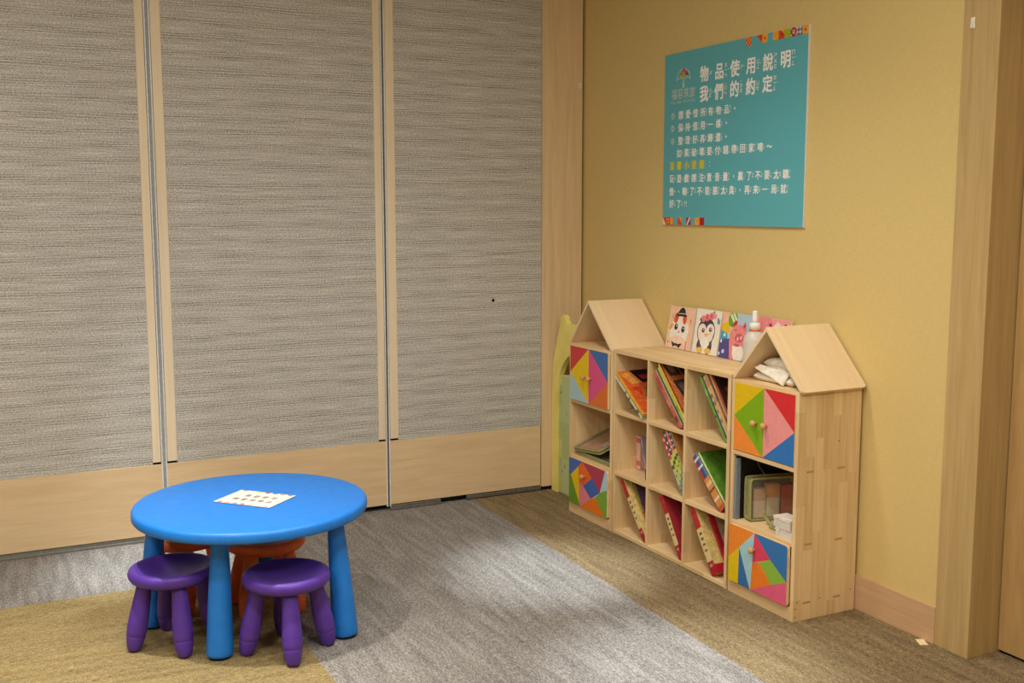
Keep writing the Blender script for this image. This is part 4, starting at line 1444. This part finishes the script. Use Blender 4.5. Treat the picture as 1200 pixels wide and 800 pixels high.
# left tower: two pouches, one flat and one leaning over it
Mq = Matrix.Translation((-0.300, -0.475, zs + 0.006)) @ Matrix.Rotation(math.radians(-90), 4, 'Z')
pouch(Mq, 0.315, 0.23, 0.010, 'clear pouch with olive edging lying flat at the bottom of the left tower shelf', 'zip_pouch')
tilt = Matrix.Translation((-0.309, -0.462, zs + 0.022)) @ Matrix.Rotation(math.radians(-86), 4, 'Z') @ Matrix.Rotation(math.radians(19), 4, 'X') @ Matrix.Rotation(math.radians(-6), 4, 'Y')
p2 = pouch(tilt, 0.235, 0.23, 0.014, 'clear pouch with olive edging and reddish paper, slanting on another pouch, left tower', 'zip_pouch')
RUST = paint((206, 146, 110), 0.6, 0.2, 0.12)
m = MB().box(0.02, 0.215, 0.02, 0.21, 0.003, 0.010, RUST, 0)
m.box(0.15, 0.20, 0.06, 0.21, 0.0098, 0.0106, paint((240, 230, 212), 0.6), 0)
m.box(0.165, 0.185, 0.10, 0.19, 0.0104, 0.0112, paint((96, 56, 44), 0.6), 0)
m.build('paper_insert', p2, label='rust coloured paper inside')

# ------------------------------------------------------------------ yellow and green play board in the corner
YG = NT('yellow_board', 0.75, 0.15)
yx, yy_, yz = YG.world_xyz()
YG.base(YG.ramp(YG.noise(YG.vec(yx, yy_, yz), 9.0, 3.0), [(0.35, (232, 216, 112)), (0.65, (244, 228, 136))]))
GRN = NT('green_patchwork', 0.75, 0.15)
gx_, gy_, gz_ = GRN.world_xyz()
cell = GRN.white(GRN.vec(2.0, GRN.math('FLOOR', GRN.math('MULTIPLY', gy_, 9.0)), GRN.math('FLOOR', GRN.math('MULTIPLY', gz_, 10.0))))
gcol = GRN.ramp(cell, [(0.2, (184, 196, 136)), (0.45, (208, 210, 136)), (0.6, (234, 222, 142)), (0.85, (192, 204, 150))])
spk = GRN.noise(GRN.vec(gx_, gy_, gz_), 34.0, 3.0)
GRN.base(GRN.mix(GRN.math('GREATER_THAN', spk, 0.68), gcol, (120, 112, 70)))
ybd = thing('play_board', 'tall yellow and green board with a pointed ear standing in the room corner', 'play board', (-0.20, -0.012, 0))
MF = FRONT(0, 0, 0)        # u towards -y
outline = [(0.004, 0.0), (0.0, 0.25), (0.004, 0.5), (0.010, 0.70), (0.020, 0.735), (0.062, 0.86), (0.098, 0.955), (0.106, 0.978), (0.116, 0.986), (0.130, 0.985), (0.142, 0.975), (0.150, 0.958), (0.162, 0.944), (0.175, 0.940),
           (0.200, 0.943), (0.26, 0.948), (0.30, 0.943), (0.318, 0.955), (0.330, 0.978), (0.345, 0.986), (0.362, 0.978), (0.375, 0.94), (0.398, 0.74), (0.400, 0.5), (0.400, 0.0)]
arch = [(0.345, 0.0), (0.345, 0.60), (0.338, 0.66), (0.32, 0.71), (0.29, 0.75), (0.25, 0.775), (0.21, 0.780), (0.175, 0.765), (0.14, 0.735), (0.11, 0.70), (0.085, 0.655), (0.070, 0.60), (0.062, 0.54), (0.060, 0.0)]
m = MB()
m.prism(outline + arch, -0.03, 0.0, YG.m, MF)
m.build('front_board', ybd)
inner = [(0.05, 0.0), (0.05, 0.60), (0.060, 0.635), (0.085, 0.655), (0.14, 0.660), (0.30, 0.655), (0.335, 0.63), (0.35, 0.0)]
m = MB()
m.prism(inner, -0.055, -0.012, GRN.m, MF, 0.006)
m.build('green_insert', ybd, label='green and yellow patchwork insert')


# ------------------------------------------------------------------ small things on the walls and the floor
def clip(loc, label, M):
    t = thing('adhesive_clip', label, 'clip', M=Matrix.Translation(loc) @ M, group='white adhesive clips')
    WB = paint((232, 224, 200), 0.5, 0.3)
    MB().box(-0.009, 0.009, -0.019, 0.019, 0, 0.004, WB, 0.002).build('plate', t)
    MB().box(-0.005, 0.005, -0.016, -0.004, 0.0035, 0.010, WB, 0.002).build('hook', t)


clip((-0.030, -0.0085, 2.207), 'tiny white clip stuck on the wooden post beside the partition', Matrix.Rotation(PI / 2, 4, 'X'))
clip((-0.0085, -2.562, 2.160), 'tiny white clip stuck high on the door casing', FRONT(0, 0, 0))
tp = MB().box(-0.026, 0.026, -0.015, 0.015, 0, 0.0022, paint((236, 220, 170), 0.7, 0.2), 0.0008)
o = tp.build('tape_scrap', loc=(-0.032, -2.490, 0.0005))
o.rotation_euler.z = math.radians(62)
tag(o, 'scrap of pale tape lying on the carpet by the door casing', 'tape')

# ------------------------------------------------------------------ light
W = bpy.data.worlds.new('World')
SC.world = W
W.use_nodes = True
W.node_tree.nodes['Background'].inputs[0].default_value = (0.02, 0.02, 0.02, 1)


def ceiling_fill(x, y, power, size=0.16, col_=(1.0, 0.93, 0.82)):  # disk lamps added below the ceiling as general fill light
    l = bpy.data.lights.new('ceiling_fill', 'AREA')
    l.shape = 'DISK'
    l.size = size
    l.energy = power
    l.color = col_
    o = bpy.data.objects.new('ceiling_fill', l)
    o.location = (x, y, CZ - 0.02)
    COL.objects.link(o)


def spot(x, y, power, deg, col_=(1.0, 0.95, 0.88), aim=None, rad=0.05):
    l = bpy.data.lights.new('ceiling_spot', 'SPOT')
    l.energy = power
    l.spot_size = math.radians(deg)
    l.spot_blend = 1.0
    l.shadow_soft_size = rad
    l.color = col_
    o = bpy.data.objects.new('ceiling_spot', l)
    o.location = (x, y, CZ - 0.03)
    if aim:
        o.rotation_euler = (Vector(aim) - o.location).to_track_quat('-Z', 'Y').to_euler()
    COL.objects.link(o)


COOL = (0.84, 0.93, 1.0)
NEU = (1.0, 0.96, 0.90)
spot(-0.84, -1.20, 400, 22, COOL)
spot(-0.92, -2.34, 380, 25, COOL)
spot(-2.36, -0.34, 420, 22, COOL)
spot(-2.75, -1.65, 240, 60, NEU, None, 0.05)
spot(-1.25, -1.75, 90, 120, NEU, None, 0.12)
ceiling_fill(-1.7, -2.7, 12, 0.3, NEU)
ceiling_fill(-2.6, -3.4, 26, 0.4, NEU)
ceiling_fill(-4.3, -1.8, 28, 0.4, NEU)
ceiling_fill(-4.2, -4.2, 36, 0.5, NEU)
ceiling_fill(-1.7, -4.6, 36, 0.4, NEU)

# ------------------------------------------------------------------ camera
f_, yaw, pit, rol = 1268.4458, 0.4628, 0.1224, -0.0011
import sys
fw = Vector((math.sin(0.46283) * math.cos(0.12245), math.cos(0.46283) * math.cos(0.12245), -math.sin(0.12245)))
r1 = fw.cross(Vector((0, 0, 1))).normalized()
u1 = r1.cross(fw)
r2 = r1 * math.cos(rol) + u1 * math.sin(rol)
u2 = -r1 * math.sin(rol) + u1 * math.cos(rol)
cam = bpy.data.cameras.new('camera')
cam.sensor_fit = 'HORIZONTAL'
cam.sensor_width = 36.0
cam.lens = f_ / 1200 * 36.0
co = bpy.data.objects.new('camera', cam)
COL.objects.link(co)
co.matrix_world = Matrix(((r2.x, u2.x, -fw.x, -3.02100), (r2.y, u2.y, -fw.y, -5.17613), (r2.z, u2.z, -fw.z, 1.55388), (0, 0, 0, 1)))
SC.camera = co
SC.view_settings.view_transform = 'Standard'
SC.view_settings.look = 'None'
SC.view_settings.gamma = 1.0
SC.view_settings.use_curve_mapping = False
SC.view_settings.exposure = 0.22
SC.cycles.use_denoising = True
SC.cycles.max_bounces = 8
SC.cycles.diffuse_bounces = 5
